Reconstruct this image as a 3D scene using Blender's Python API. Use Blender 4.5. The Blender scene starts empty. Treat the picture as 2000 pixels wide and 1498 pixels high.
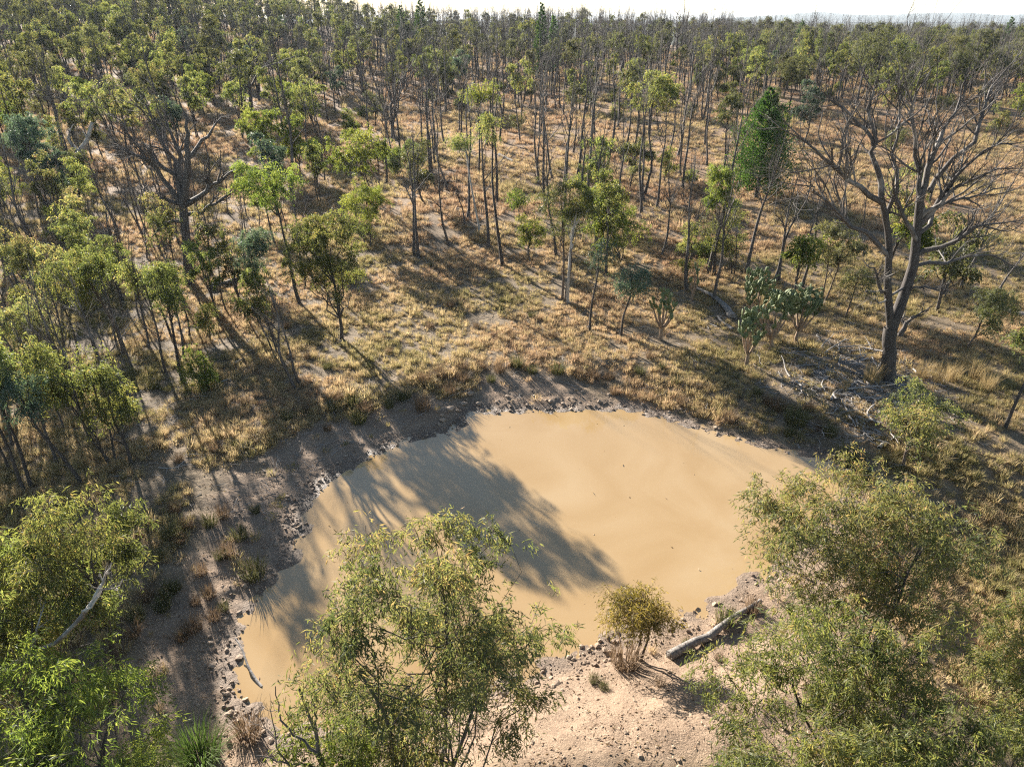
import bpy, math, random
import numpy as np

# ------------------------------------------------------------------ camera, sky, sun
S = bpy.context.scene
COL = S.collection
F_PX, PITCH, CAM_H = 1387.0, math.radians(27.15), 18.0
cam_d = bpy.data.cameras.new('camera'); cam = bpy.data.objects.new('camera', cam_d)
COL.objects.link(cam)
cam.location = (0, 0, CAM_H); cam.rotation_euler = (math.pi/2 - PITCH, 0, 0)
cam_d.sensor_fit = 'HORIZONTAL'; cam_d.sensor_width = 36.0; cam_d.lens = 36.0*F_PX/2000
cam_d.clip_start = 0.2; cam_d.clip_end = 40000
S.camera = cam

SUN_EL, SUN_AZ = math.radians(19.2), math.radians(-32.7)     # azimuth measured from +Y towards +X
W = bpy.data.worlds.new('World'); S.world = W; W.use_nodes = True
wn = W.node_tree.nodes; wl = W.node_tree.links
bg = wn['Background']; bg.inputs['Strength'].default_value = 0.05
sky = wn.new('ShaderNodeTexSky'); sky.sky_type = 'NISHITA'; sky.sun_disc = False
sky.sun_elevation = SUN_EL; sky.sun_rotation = SUN_AZ
sky.air_density = 1.0; sky.dust_density = 0.25; sky.ozone_density = 1.2
wl.new(sky.outputs['Color'], bg.inputs['Color'])
sd = bpy.data.lights.new('sun', 'SUN'); sun = bpy.data.objects.new('sun', sd); COL.objects.link(sun)
sd.energy = 5.0; sd.angle = math.radians(0.55); sd.color = (1.0, 0.925, 0.82)
sun.rotation_euler = (math.pi/2 - SUN_EL, 0, math.pi - SUN_AZ)
S.view_settings.view_transform = 'Standard'; S.view_settings.look = 'None'
S.view_settings.gamma = 1.0; S.view_settings.exposure = 2.02
S.view_settings.use_curve_mapping = False
S.cycles.use_denoising = False; S.cycles.denoiser = 'OPENIMAGEDENOISE'; S.cycles.denoising_input_passes = 'RGB_ALBEDO_NORMAL'; S.cycles.denoising_prefilter = 'ACCURATE'
S.cycles.sample_clamp_indirect = 3.0; S.cycles.use_adaptive_sampling = False; S.cycles.filter_width = 1.2
S.cycles.max_bounces = 6; S.cycles.diffuse_bounces = 3; S.cycles.glossy_bounces = 2
S.cycles.transmission_bounces = 4; S.cycles.transparent_max_bounces = 4; S.cycles.volume_bounces = 0

RNG = np.random.default_rng(7)
random.seed(7)

# ------------------------------------------------------------------ small maths
def smooth(a, b, x):
    t = np.clip((np.asarray(x, float) - a)/(b - a), 0, 1)
    return t*t*(3 - 2*t)

def hash2(ix, iy, s):
    n = (ix.astype(np.int64)*374761393 + iy.astype(np.int64)*668265263 + s*974711) & 0xFFFFFFFF
    n = ((n ^ (n >> 13))*1274126177) & 0xFFFFFFFF
    return ((n ^ (n >> 16)) & 0xFFFFFF)/float(0xFFFFFF)

def vnoise(x, y, s=0):
    x = np.asarray(x, float); y = np.asarray(y, float)
    ix = np.floor(x); iy = np.floor(y); fx = x-ix; fy = y-iy
    fx = fx*fx*(3-2*fx); fy = fy*fy*(3-2*fy)
    a = hash2(ix, iy, s); b = hash2(ix+1, iy, s); c = hash2(ix, iy+1, s); d = hash2(ix+1, iy+1, s)
    return (a*(1-fx)+b*fx)*(1-fy) + (c*(1-fx)+d*fx)*fy

def fbm(x, y, s=0, o=3):
    v = 0; a = .5
    for i in range(o):
        v = v + a*(vnoise(x*2**i, y*2**i, s+i*17)-.5); a *= .5
    return v*2

CP, SP = math.cos(PITCH), math.sin(PITCH)
def ray(u, v):
    x = (u-1000)/F_PX; y = (749-v)/F_PX
    return np.array([x, CP + y*SP, -SP + y*CP])
def on_plane(u, v, z):
    d = ray(u, v); t = (z-CAM_H)/d[2]
    return np.array([d[0]*t, d[1]*t, z])
def project(p):
    x, y, z = p[0], p[1], p[2]-CAM_H
    f = y*CP - z*SP; up = y*SP + z*CP
    return 1000 + F_PX*x/f, 749 - F_PX*up/f

def sdf(poly, x, y):
    """signed distance to a closed polygon, negative inside"""
    x = np.asarray(x, float); y = np.asarray(y, float)
    d = np.full(x.shape, 1e9); ins = np.zeros(x.shape, bool)
    n = len(poly)
    for i in range(n):
        ax, ay = poly[i]; bx, by = poly[(i+1) % n]
        ex, ey = bx-ax, by-ay; wx, wy = x-ax, y-ay
        t = np.clip((wx*ex+wy*ey)/(ex*ex+ey*ey+1e-12), 0, 1)
        d = np.minimum(d, (wx-ex*t)**2 + (wy-ey*t)**2)
        c = ((ay <= y) & (y < by)) | ((by <= y) & (y < ay))
        with np.errstate(divide='ignore', invalid='ignore'):
            xi = ax + (y-ay)/(by-ay if by != ay else 1e-9)*ex
        ins ^= c & (x < xi)
    d = np.sqrt(d)
    return np.where(ins, -d, d)

# ------------------------------------------------------------------ terrain shape
WATER_Z = -0.7
POND_PX = [(925,799),(965,806),(1010,803),(1060,806),(1110,799),(1165,800),(1210,795),(1255,806),(1300,815),(1345,826),
           (1390,846),(1440,856),(1490,868),(1530,880),(1585,886),(1640,900),(1672,935),(1640,990),(1585,1050),(1500,1120),
           (1400,1180),(1300,1215),(1235,1232),(1180,1256),(1130,1275),(1095,1292),(1020,1325),(900,1365),(760,1400),(640,1425),
           (560,1437),(512,1428),(483,1398),(462,1370),(450,1335),(455,1300),(447,1268),(462,1225),(470,1196),(505,1160),
           (535,1128),(562,1100),(572,1066),(592,1038),(588,1000),(604,975),(640,940),(672,918),(720,893),(770,868),
           (830,852),(880,838),(905,822)]
POND = [tuple(on_plane(u, v, WATER_Z)[:2]) for u, v in POND_PX]
BARE_PX = [(250,1560),(262,1330),(280,1220),(345,1120),(420,1010),(470,925),(545,880),(620,840),(720,815),(800,790),(880,790),(925,775),
           (950,748),(1010,735),(1100,738),(1180,765),(1260,785),(1390,835),(1500,880),(1640,893),(1690,970),(1640,1090),
           (1620,1180),(1660,1300),(1560,1560)]
BARE = [tuple(on_plane(u, v, -0.3)[:2]) for u, v in BARE_PX]

def base_h(x, y):
    x = np.asarray(x, float); y = np.asarray(y, float)
    s = .056 + .046*smooth(-5, -130, x) - .016*smooth(0, 120, x)
    yy = np.maximum(y-44, 0)
    rise = s*(yy - 8*(1-np.exp(-yy/8.)))
    cap = 320*s
    z = cap*np.tanh(rise/np.maximum(cap, 1e-6))
    z = z - (z + 14)*smooth(265, 620, np.hypot(x, y))
    z = z + 1.1*fbm(x/22, y/22, 3, 2)*smooth(30, 80, np.hypot(x, y)) + .22*fbm(x/6, y/6, 9, 2)
    # dam wall towards the camera, falling away to its right
    z = z + 1.0*smooth(17.5, 13.5, y)*smooth(-9, -4, x)*(1-smooth(9, 14, x))
    z = z - 1.5*smooth(12.5, 17.5, x)*(1-smooth(22, 30, y))
    return z

def ground_full(x, y):
    x = np.asarray(x, float); y = np.asarray(y, float)
    b = base_h(x, y)
    near = (np.abs(x) < 40) & (y > 2) & (y < 60)
    d = np.full(x.shape, 60.0)
    if near.any():
        d[near] = sdf(POND, x[near], y[near])
    wob = .35*fbm(x/1.1, y/1.1, 21, 3) + .14*fbm(x/.35, y/.35, 25, 2)
    dd = d + wob*smooth(6, 0, np.abs(d))
    bw = (4.2 + 2.2*vnoise(x/5, y/5, 31))*(1 - .68*np.exp(-((x+2.4)**2/9 + (y-32.5)**2/5)))
    out = smooth(0, 1, np.clip(dd, 0, None)/bw)
    prof = np.where(dd > 0, .10*np.clip(dd, 0, 1)/1 + (1-.1*np.clip(dd, 0, 1))*out, 0)
    z = WATER_Z + (b-WATER_Z)*np.clip(prof, 0, 1)
    z = np.where(dd < 0, WATER_Z - .9*smooth(0, 3, -dd) - .0, z)
    # trampled mud and clods near the water line, tussocky relief elsewhere
    edge = smooth(2.2, .2, np.abs(dd-.5))
    z = z + edge*(.10*fbm(x/.45, y/.45, 41, 3) + .02)
    z = z + .05*fbm(x/.8, y/.8, 45, 3)*smooth(1.5, 4, d) + .13*fbm(x/.75, y/.75, 47, 4)*smooth(.5, 1.5, d)*smooth(12, 6, d)
    return z, d

def gz(x, y):
    return float(ground_full(np.array([x]), np.array([y]))[0][0])

def at(u, v):
    """point of the ground seen at pixel (u, v)"""
    d = ray(u, v)
    t = np.concatenate([np.linspace(4, 120, 600), np.geomspace(120.5, 1200, 500)])
    g = ground_full(d[0]*t, d[1]*t)[0]
    h = CAM_H + d[2]*t - g
    i = np.argmax(h < 0) if (h < 0).any() else len(t)-1
    i = max(i, 1)
    a = h[i-1]/(h[i-1]-h[i]) if h[i] < 0 else 1
    tt = t[i-1] + a*(t[i]-t[i-1])
    x, y = d[0]*tt, d[1]*tt
    return np.array([x, y, gz(x, y)])

# ------------------------------------------------------------------ mesh helpers
def np_mesh(name, V, faces, mat=None, tint=None, shade=True, attr='tint', tint2=None):
    """faces: list of integer arrays, each (n, 3) or (n, 4)"""
    me = bpy.data.meshes.new(name)
    V = np.ascontiguousarray(V, np.float32)
    me.vertices.add(len(V)); me.vertices.foreach_set('co', V.ravel())
    nl = sum(f.size for f in faces); nf = sum(len(f) for f in faces)
    me.loops.add(nl); me.polygons.add(nf)
    me.loops.foreach_set('vertex_index', np.concatenate([f.ravel() for f in faces]).astype(np.int32))
    sizes = np.concatenate([np.full(len(f), f.shape[1], np.int32) for f in faces])
    me.polygons.foreach_set('loop_start', np.concatenate([[0], np.cumsum(sizes)[:-1]]).astype(np.int32))
    if shade: me.polygons.foreach_set('use_smooth', np.ones(nf, bool))
    else: me.polygons.foreach_set('use_smooth', np.zeros(nf, bool))
    for nm, arr in ((attr, tint), ('tint2', tint2)):
        if arr is not None:
            a = me.attributes.new(nm, 'FLOAT', 'POINT'); a.data.foreach_set('value', np.ascontiguousarray(arr, np.float32))
    if mat is not None: me.materials.append(mat)
    me.update(calc_edges=True)
    return me

def obj(name, me, parent=None, loc=None, rz=0, scale=1):
    o = bpy.data.objects.new(name, me); COL.objects.link(o)
    if parent is not None: o.parent = parent
    if loc is not None: o.location = loc
    if rz: o.rotation_euler = (0, 0, rz)
    if scale != 1: o.scale = (scale,)*3
    return o

def tag(o, label, cat, group=None):
    o['label'] = label; o['category'] = cat
    if group: o['group'] = group
    return o

def thing(name, label, cat, loc, group=None, rz=0, scale=1):
    o = obj(name, None, None, loc, rz, scale); o.empty_display_size = .2
    return tag(o, label, cat, group)

class Wood:
    """collects tubes and builds them in one go"""
    def __init__(s): s.t = {}
    def tube(s, pts, rad, sides=5):
        pts = np.asarray(pts, float); s.t.setdefault((len(pts), sides), []).append((pts, np.asarray(rad, float)))
    def arrays(s):
        Vs, Fs, n0 = [], [], 0
        for (k, sd_), L in s.t.items():
            P = np.stack([a for a, _ in L]); R = np.stack([b for _, b in L]); B = len(L)
            T = np.gradient(P, axis=1); T /= np.linalg.norm(T, axis=2, keepdims=True)+1e-9
            m = np.abs(T.mean(1)); ref = np.where((m[:, 0] < m[:, 1])[:, None], np.array([[1., 0, 0]]), np.array([[0, 1., 0]]))
            U = np.cross(T, ref[:, None, :]); U /= np.linalg.norm(U, axis=2, keepdims=True)+1e-9
            X = np.cross(T, U)
            an = np.arange(sd_)*2*np.pi/sd_
            V = P[:, :, None, :] + R[:, :, None, None]*(np.cos(an)[None, None, :, None]*U[:, :, None, :] + np.sin(an)[None, None, :, None]*X[:, :, None, :])
            idx = (np.arange(B*k*sd_).reshape(B, k, sd_)) + n0
            a = idx[:, :-1, :]; b = np.roll(a, -1, 2); d = idx[:, 1:, :]; c = np.roll(d, -1, 2)
            Fs.append(np.stack([a, b, c, d], -1).reshape(-1, 4)); Vs.append(V.reshape(-1, 3)); n0 += B*k*sd_
        return np.concatenate(Vs), Fs
    def mesh(s, name, mat):
        V, Fs = s.arrays(); return np_mesh(name, V, Fs, mat)

def unit(v):
    v = np.asarray(v, float); return v/(np.linalg.norm(v, axis=-1, keepdims=True)+1e-9)

def resample(pts, k):
    pts = np.asarray(pts, float); s = np.concatenate([[0], np.cumsum(np.linalg.norm(np.diff(pts, axis=0), axis=1))])
    t = np.linspace(0, s[-1], k)
    return np.stack([np.interp(t, s, pts[:, i]) for i in range(3)], 1)

def bend(p0, p1, k, rng, wob=.06, sag=0.0):
    """a gently wandering line of k points"""
    p0 = np.asarray(p0, float); p1 = np.asarray(p1, float)
    L = np.linalg.norm(p1-p0); t = np.linspace(0, 1, k)[:, None]
    n = (rng.normal(size=3)*.75 + rng.normal(size=3)*.8*np.cos(np.pi*t) + rng.normal(size=3)*.35*np.cos(3*np.pi*t))*wob*L
    q = p0 + (p1-p0)*t + n*np.sin(np.pi*t)
    q[:, 2] += sag*L*np.sin(np.pi*t[:, 0])
    return q

def leaves(P, D, L, Wd, rng):
    """P positions, D directions, one folded diamond of two triangles each"""
    n = len(P); D = unit(D)
    N = unit(rng.normal(size=(n, 3))); Sd = unit(np.cross(D, N)); N = np.cross(Sd, D)
    L = L[:, None]; Wd = Wd[:, None]
    mid = P + D*L*.42 + N*L*.06
    V = np.stack([P, mid + Sd*Wd*.5, P + D*L - N*L*.02, mid - Sd*Wd*.5], 1).reshape(-1, 3)
    i = np.arange(n)[:, None]*4
    F = np.concatenate([i + np.array([[0, 1, 2]]), i + np.array([[0, 2, 3]])])
    return V, F

# ------------------------------------------------------------------ materials
def new_mat(name):
    m = bpy.data.materials.new(name); m.use_nodes = True
    return m, m.node_tree.nodes, m.node_tree.links, m.node_tree.nodes['Principled BSDF']

def ramp(nodes, stops):
    r = nodes.new('ShaderNodeValToRGB'); e = r.color_ramp.elements
    while len(e) < len(stops): e.new(.5)
    for q, (p, c) in zip(e, stops): q.position = p; q.color = (*c, 1)
    return r

def leaf_mat(name, stops, trans=.6, rough=.55, hue=.016, val=.25, tcol=(1.17, 1.18, .60)):
    m, n, l, b = new_mat(name)
    a = n.new('ShaderNodeAttribute'); a.attribute_name = 'tint'
    r = ramp(n, stops); l.new(a.outputs['Fac'], r.inputs['Fac'])
    oi = n.new('ShaderNodeObjectInfo'); hs = n.new('ShaderNodeHueSaturation')
    mh = n.new('ShaderNodeMapRange'); mh.inputs['To Min'].default_value = .5-hue; mh.inputs['To Max'].default_value = .5+hue
    mv = n.new('ShaderNodeMapRange'); mv.inputs['To Min'].default_value = 1-val; mv.inputs['To Max'].default_value = 1+val
    wn_ = n.new('ShaderNodeTexWhiteNoise'); wn_.noise_dimensions = '1D'
    l.new(oi.outputs['Random'], mh.inputs['Value']); l.new(oi.outputs['Random'], wn_.inputs['W'])
    l.new(wn_.outputs['Value'], mv.inputs['Value'])
    l.new(mh.outputs[0], hs.inputs['Hue']); l.new(mv.outputs[0], hs.inputs['Value'])
    l.new(r.outputs[0], hs.inputs['Color']); l.new(hs.outputs[0], b.inputs['Base Color'])
    b.inputs['Roughness'].default_value = rough; b.inputs['Specular IOR Level'].default_value = .35
    t = n.new('ShaderNodeBsdfTranslucent')
    mx = n.new('ShaderNodeMix'); mx.data_type = 'RGBA'; mx.blend_type = 'MULTIPLY'; mx.inputs['Factor'].default_value = 1
    l.new(hs.outputs[0], mx.inputs['A']); mx.inputs['B'].default_value = (*tcol, 1); mx.clamp_result = False
    l.new(mx.outputs['Result'], t.inputs['Color'])
    ms = n.new('ShaderNodeMixShader'); ms.inputs[0].default_value = trans
    l.new(b.outputs[0], ms.inputs[1]); l.new(t.outputs[0], ms.inputs[2])
    l.new(ms.outputs[0], n['Material Output'].inputs['Surface'])
    return m

def bark_mat(name, dark, light, scale=(9, 9, 1.2), bump=.5, patch=None):
    m, n, l, b = new_mat(name)
    tc = n.new('ShaderNodeTexCoord'); mp = n.new('ShaderNodeMapping'); mp.inputs['Scale'].default_value = scale
    l.new(tc.outputs['Object'], mp.inputs['Vector'])
    t = n.new('ShaderNodeTexNoise'); t.inputs['Scale'].default_value = 1; t.inputs['Detail'].default_value = 5; t.inputs['Roughness'].default_value = .65
    l.new(mp.outputs[0], t.inputs['Vector'])
    r = ramp(n, [(.32, dark), (.72, light)]); l.new(t.outputs['Fac'], r.inputs['Fac'])
    out = r.outputs[0]
    if patch:
        t2 = n.new('ShaderNodeTexNoise'); t2.inputs['Scale'].default_value = .9; t2.inputs['Detail'].default_value = 3
        l.new(tc.outputs['Object'], t2.inputs['Vector'])
        r2 = ramp(n, [(.54, (0, 0, 0)), (.62, (1, 1, 1))]); l.new(t2.outputs['Fac'], r2.inputs['Fac'])
        mx = n.new('ShaderNodeMix'); mx.data_type = 'RGBA'; l.new(r2.outputs[0], mx.inputs['Factor'])
        l.new(out, mx.inputs['A']); mx.inputs['B'].default_value = (*patch, 1); out = mx.outputs['Result']
    l.new(out, b.inputs['Base Color']); b.inputs['Roughness'].default_value = .85
    bp = n.new('ShaderNodeBump'); bp.inputs['Strength'].default_value = bump; bp.inputs['Distance'].default_value = .04
    l.new(t.outputs['Fac'], bp.inputs['Height']); l.new(bp.outputs[0], b.inputs['Normal'])
    return m

M = {}
M['gum'] = leaf_mat('gum_leaf', [(0, (.078, .102, .050)), (.40, (.170, .195, .085)), (.75, (.285, .282, .12)), (1, (.37, .275, .15))])
M['gumred'] = leaf_mat('gum_leaf_reddish', [(0, (.080, .10, .058)), (.35, (.165, .18, .09)), (.7, (.28, .25, .135)), (1, (.42, .27, .19))])
M['lime'] = leaf_mat('young_gum_leaf', [(0, (.085, .120, .038)), (.5, (.195, .228, .065)), (1, (.320, .305, .10))], trans=.55)
M['blue'] = leaf_mat('blue_gum_leaf', [(0, (.060, .095, .075)), (.5, (.115, .165, .125)), (1, (.19, .22, .14))], trans=.4, tcol=(1.1, 1.15, .75))
M['gold'] = leaf_mat('golden_leaf', [(0, (.13, .11, .04)), (.5, (.27, .215, .075)), (1, (.42, .30, .12))], trans=.5)
M['grey'] = leaf_mat('grey_gum_leaf', [(0, (.075, .085, .045)), (.5, (.155, .160, .085)), (1, (.245, .225, .12))], trans=.45)
M['cyp'] = leaf_mat('cypress_leaf', [(0, (.030, .072, .026)), (.5, (.066, .135, .042)), (1, (.14, .21, .06))], trans=.35, hue=.015)
M['wat'] = leaf_mat('wattle_leaf', [(0, (.10, .14, .06)), (.5, (.17, .21, .10)), (1, (.24, .26, .13))], trans=.45)
M['grass'] = None
M['bark'] = bark_mat('dark_bark', (.030, .025, .022), (.10, .084, .072), bump=.9)
M['barkbrown'] = bark_mat('brown_bark', (.045, .032, .025), (.17, .125, .09))
M['white'] = bark_mat('pale_gum_bark', (.30, .27, .23), (.56, .52, .46), patch=(.20, .17, .15))
M['dead'] = bark_mat('dead_wood', (.042, .036, .032), (.14, .122, .11), patch=(.21, .19, .17))
M['deaddark'] = bark_mat('weathered_dead_wood', (.045, .038, .034), (.15, .13, .115))
M['log'] = bark_mat('log_wood', (.07, .06, .052), (.33, .295, .26), scale=(13, 5, 9), bump=1)
M['stick'] = bark_mat('fallen_stick_wood', (.15, .135, .12), (.46, .42, .38), scale=(7, 7, 7))
M['ctrunk'] = bark_mat('cactus_trunk_bark', (.20, .13, .085), (.36, .26, .17), scale=(8, 8, 5))

def grass_mat(name, stops, var='INSTANCER', trans=.5):
    m, n, l, b = new_mat(name)
    a = n.new('ShaderNodeAttribute'); a.attribute_name = 'tone'; a.attribute_type = var
    bl = n.new('ShaderNodeAttribute'); bl.attribute_name = 'tint'
    ad = n.new('ShaderNodeMath'); ad.operation = 'ADD'
    sc = n.new('ShaderNodeMath'); sc.operation = 'MULTIPLY_ADD'; sc.inputs[1].default_value = .30; sc.inputs[2].default_value = -.15
    l.new(bl.outputs['Fac'], sc.inputs[0]); l.new(a.outputs['Fac'], ad.inputs[0]); l.new(sc.outputs[0], ad.inputs[1])
    r = ramp(n, stops); l.new(ad.outputs[0], r.inputs['Fac'])
    l.new(r.outputs[0], b.inputs['Base Color']); b.inputs['Roughness'].default_value = .7; b.inputs['Specular IOR Level'].default_value = .25
    t = n.new('ShaderNodeBsdfTranslucent'); l.new(r.outputs[0], t.inputs['Color'])
    ms = n.new('ShaderNodeMixShader'); ms.inputs[0].default_value = trans
    l.new(b.outputs[0], ms.inputs[1]); l.new(t.outputs[0], ms.inputs[2]); l.new(ms.outputs[0], n['Material Output'].inputs['Surface'])
    return m
GR = [(0, (.125, .125, .045)), (.25, (.29, .25, .10)), (.5, (.48, .37, .19)), (.75, (.52, .365, .215)), (1, (.33, .20, .12))]
M['grass'] = grass_mat('dry_grass', GR)
M['tus_brown'] = grass_mat('brown_tussock', [(0, (.10, .075, .045)), (.5, (.20, .135, .080)), (1, (.30, .20, .115))], 'GEOMETRY', .35)
M['tus_straw'] = grass_mat('straw_tussock', [(0, (.25, .18, .085)), (.5, (.42, .31, .15)), (1, (.52, .40, .20))], 'GEOMETRY', .4)
M['tus_olive'] = grass_mat('olive_tussock', [(0, (.05, .058, .022)), (.5, (.115, .115, .044)), (1, (.23, .175, .075))], 'GEOMETRY', .35)
M['tus_green'] = grass_mat('green_tussock', [(0, (.045, .085, .018)), (.5, (.10, .16, .03)), (1, (.19, .22, .06))], 'GEOMETRY', .4)

def ground_mat():
    m, n, l, b = new_mat('ground')
    g = n.new('ShaderNodeNewGeometry')
    def noise(scale, detail=4, rough=.6):
        t = n.new('ShaderNodeTexNoise'); t.inputs['Scale'].default_value = scale; t.inputs['Detail'].default_value = detail; t.inputs['Roughness'].default_value = rough
        l.new(g.outputs['Position'], t.inputs['Vector']); return t
    def mix(f, a, c):
        x = n.new('ShaderNodeMix'); x.data_type = 'RGBA'
        for s, k in ((f, 'Factor'), (a, 'A'), (c, 'B')):
            if isinstance(s, tuple): x.inputs[k].default_value = (*s, 1)
            elif isinstance(s, float): x.inputs[k].default_value = s
            else: l.new(s, x.inputs[k])
        return x.outputs['Result']
    def attr(nm):
        a = n.new('ShaderNodeAttribute'); a.attribute_name = nm; return a.outputs['Fac']
    n1 = noise(.55, 6, .65); n2 = noise(4.5, 5, .7); n3 = noise(22, 4, .7); n4 = noise(.09, 3); nb = noise(1.3, 8, .75); nd = noise(9, 6, .75)
    grassy = ramp(n, [(.28, (.085, .066, .040)), (.45, (.16, .118, .070)), (.62, (.235, .17, .10)), (.8, (.32, .23, .145))]); l.new(n1.outputs['Fac'], grassy.inputs['Fac'])
    litter = ramp(n, [(.35, (.09, .065, .045)), (.6, (.25, .185, .115)), (.75, (.36, .28, .19))]); l.new(n2.outputs['Fac'], litter.inputs['Fac'])
    gcol = mix(.5, grassy.outputs[0], litter.outputs[0])
    rd = ramp(n, [(.42, (0, 0, 0)), (.62, (1, 1, 1))]); l.new(n4.outputs['Fac'], rd.inputs['Fac'])
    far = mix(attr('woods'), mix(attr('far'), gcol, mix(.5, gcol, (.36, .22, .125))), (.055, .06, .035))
    bare = ramp(n, [(.3, (.15, .10, .066)), (.46, (.245, .17, .112)), (.6, (.32, .23, .155)), (.75, (.40, .30, .215))]); l.new(nb.outputs['Fac'], bare.inputs['Fac']); (n2.outputs['Fac'], bare.inputs['Fac'])
    peb = ramp(n, [(.36, (.11, .075, .052)), (.55, (.29, .205, .14)), (.72, (.46, .36, .27))]); l.new(n3.outputs['Fac'], peb.inputs['Fac'])
    bcol = mix(.5, bare.outputs[0], peb.outputs[0])
    c = mix(attr('bare'), far, bcol)
    wet = ramp(n, [(.35, (.08, .055, .038)), (.65, (.22, .155, .105))]); l.new(n2.outputs['Fac'], wet.inputs['Fac'])
    c = mix(attr('wet'), c, wet.outputs[0])
    l.new(c, b.inputs['Base Color'])
    rr = n.new('ShaderNodeMapRange'); rr.inputs['To Min'].default_value = .92; rr.inputs['To Max'].default_value = .45
    l.new(attr('wet'), rr.inputs['Value']); l.new(rr.outputs[0], b.inputs['Roughness'])
    b.inputs['Specular IOR Level'].default_value = .3
    ad = n.new('ShaderNodeMath'); ad.operation = 'MULTIPLY_ADD'; ad.inputs[1].default_value = .5
    l.new(n3.outputs['Fac'], ad.inputs[0]); l.new(n2.outputs['Fac'], ad.inputs[2])
    bp = n.new('ShaderNodeBump'); bp.inputs['Strength'].default_value = .9; bp.inputs['Distance'].default_value = .09
    l.new(ad.outputs[0], bp.inputs['Height']); l.new(bp.outputs[0], b.inputs['Normal'])
    return m
M['ground'] = ground_mat()

def water_mat():
    m, n, l, b = new_mat('muddy_water')
    g = n.new('ShaderNodeNewGeometry')
    t = n.new('ShaderNodeTexNoise'); t.inputs['Scale'].default_value = .16; t.inputs['Detail'].default_value = 4; t.inputs['Distortion'].default_value = 1.6
    l.new(g.outputs['Position'], t.inputs['Vector'])
    r = ramp(n, [(.34, (.35, .230, .106)), (.50, (.378, .256, .126)), (.68, (.40, .280, .147))]); l.new(t.outputs['Fac'], r.inputs['Fac'])
    l.new(r.outputs[0], b.inputs['Base Color']); b.inputs['Roughness'].default_value = .035; b.inputs['IOR'].default_value = 1.5
    t2 = n.new('ShaderNodeTexNoise'); t2.inputs['Scale'].default_value = 3.0; t2.inputs['Detail'].default_value = 2
    l.new(g.outputs['Position'], t2.inputs['Vector'])
    bp = n.new('ShaderNodeBump'); bp.inputs['Strength'].default_value = .05; bp.inputs['Distance'].default_value = .02
    l.new(t2.outputs['Fac'], bp.inputs['Height']); l.new(bp.outputs[0], b.inputs['Normal'])
    return m
M['water'] = water_mat()

def plain(name, c, rough=.8, c2=None, scale=6):
    m, n, l, b = new_mat(name)
    tc = n.new('ShaderNodeTexCoord'); t = n.new('ShaderNodeTexNoise'); t.inputs['Scale'].default_value = scale; t.inputs['Detail'].default_value = 4
    l.new(tc.outputs['Object'], t.inputs['Vector'])
    r = ramp(n, [(.35, c), (.65, c2 or tuple(x*1.5 for x in c))]); l.new(t.outputs['Fac'], r.inputs['Fac'])
    l.new(r.outputs[0], b.inputs['Base Color']); b.inputs['Roughness'].default_value = rough
    return m
M['stone'] = plain('stone', (.17, .12, .08), .85, (.42, .31, .215))
M['clod'] = plain('mud_clod', (.10, .068, .045), .8, (.30, .205, .135))
M['pad'] = plain('cactus_pad', (.085, .115, .042), .75, (.165, .19, .08), 2.5)
M['hill'] = plain('hill_forest', (.030, .040, .022), 1, (.05, .06, .03), .01)

# ------------------------------------------------------------------ ground, water, hill
def axis(lo, hi, step, far, growth=1.09):
    a = list(np.arange(lo, hi+1e-6, step)); s = step
    up = [a[-1]]; 
    while up[-1] < far[1]: s *= growth; up.append(up[-1]+s)
    s = step; dn = [a[0]]
    while dn[-1] > far[0]: s *= growth; dn.append(dn[-1]-s)
    return np.array(dn[:0:-1] + a + up[1:])
gx = axis(-17, 19, .16, (-16000, 16000)); gy = axis(10, 46, .16, (-300, 24000))
GX, GY = np.meshgrid(gx, gy)
GZ, GD = ground_full(GX.ravel(), GY.ravel())
nx, ny = len(gx), len(gy)
ii = np.arange(nx*ny).reshape(ny, nx)
Fq = np.stack([ii[:-1, :-1], ii[:-1, 1:], ii[1:, 1:], ii[1:, :-1]], -1).reshape(-1, 4)
xs, ys = GX.ravel(), GY.ravel()
bare_d = np.full(xs.shape, 50.0); nr = (np.abs(xs) < 40) & (ys > 2) & (ys < 60)
bare_d[nr] = sdf(BARE, xs[nr], ys[nr])
bare_w = smooth(.9, -.7, bare_d + 1.6*fbm(xs/1.6, ys/1.6, 51, 3))
ter = np_mesh('ground', np.stack([xs, ys, GZ], 1), [Fq], M['ground'], bare_w, True, 'bare')
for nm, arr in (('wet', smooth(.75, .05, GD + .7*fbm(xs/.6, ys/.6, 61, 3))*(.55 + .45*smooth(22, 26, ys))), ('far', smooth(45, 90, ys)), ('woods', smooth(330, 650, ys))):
    a = ter.attributes.new(nm, 'FLOAT', 'POINT'); a.data.foreach_set('value', arr.astype(np.float32))
ground = obj('ground', ter); ground['kind'] = 'structure'

pp = np.array(POND); cx0, cy0 = pp.mean(0)
exp_ = [(x + (x-cx0)*.10, y + (y-cy0)*.10) for x, y in POND]
wme = bpy.data.meshes.new('pond_water')
wme.from_pydata([(x, y, WATER_Z) for x, y in exp_], [], [list(range(len(exp_)))[::-1]])
wme.materials.append(M['water']); wme.update()
if wme.polygons[0].normal.z < 0: wme.flip_normals()
pond = obj('pond_water', wme); pond['kind'] = 'structure'

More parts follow.
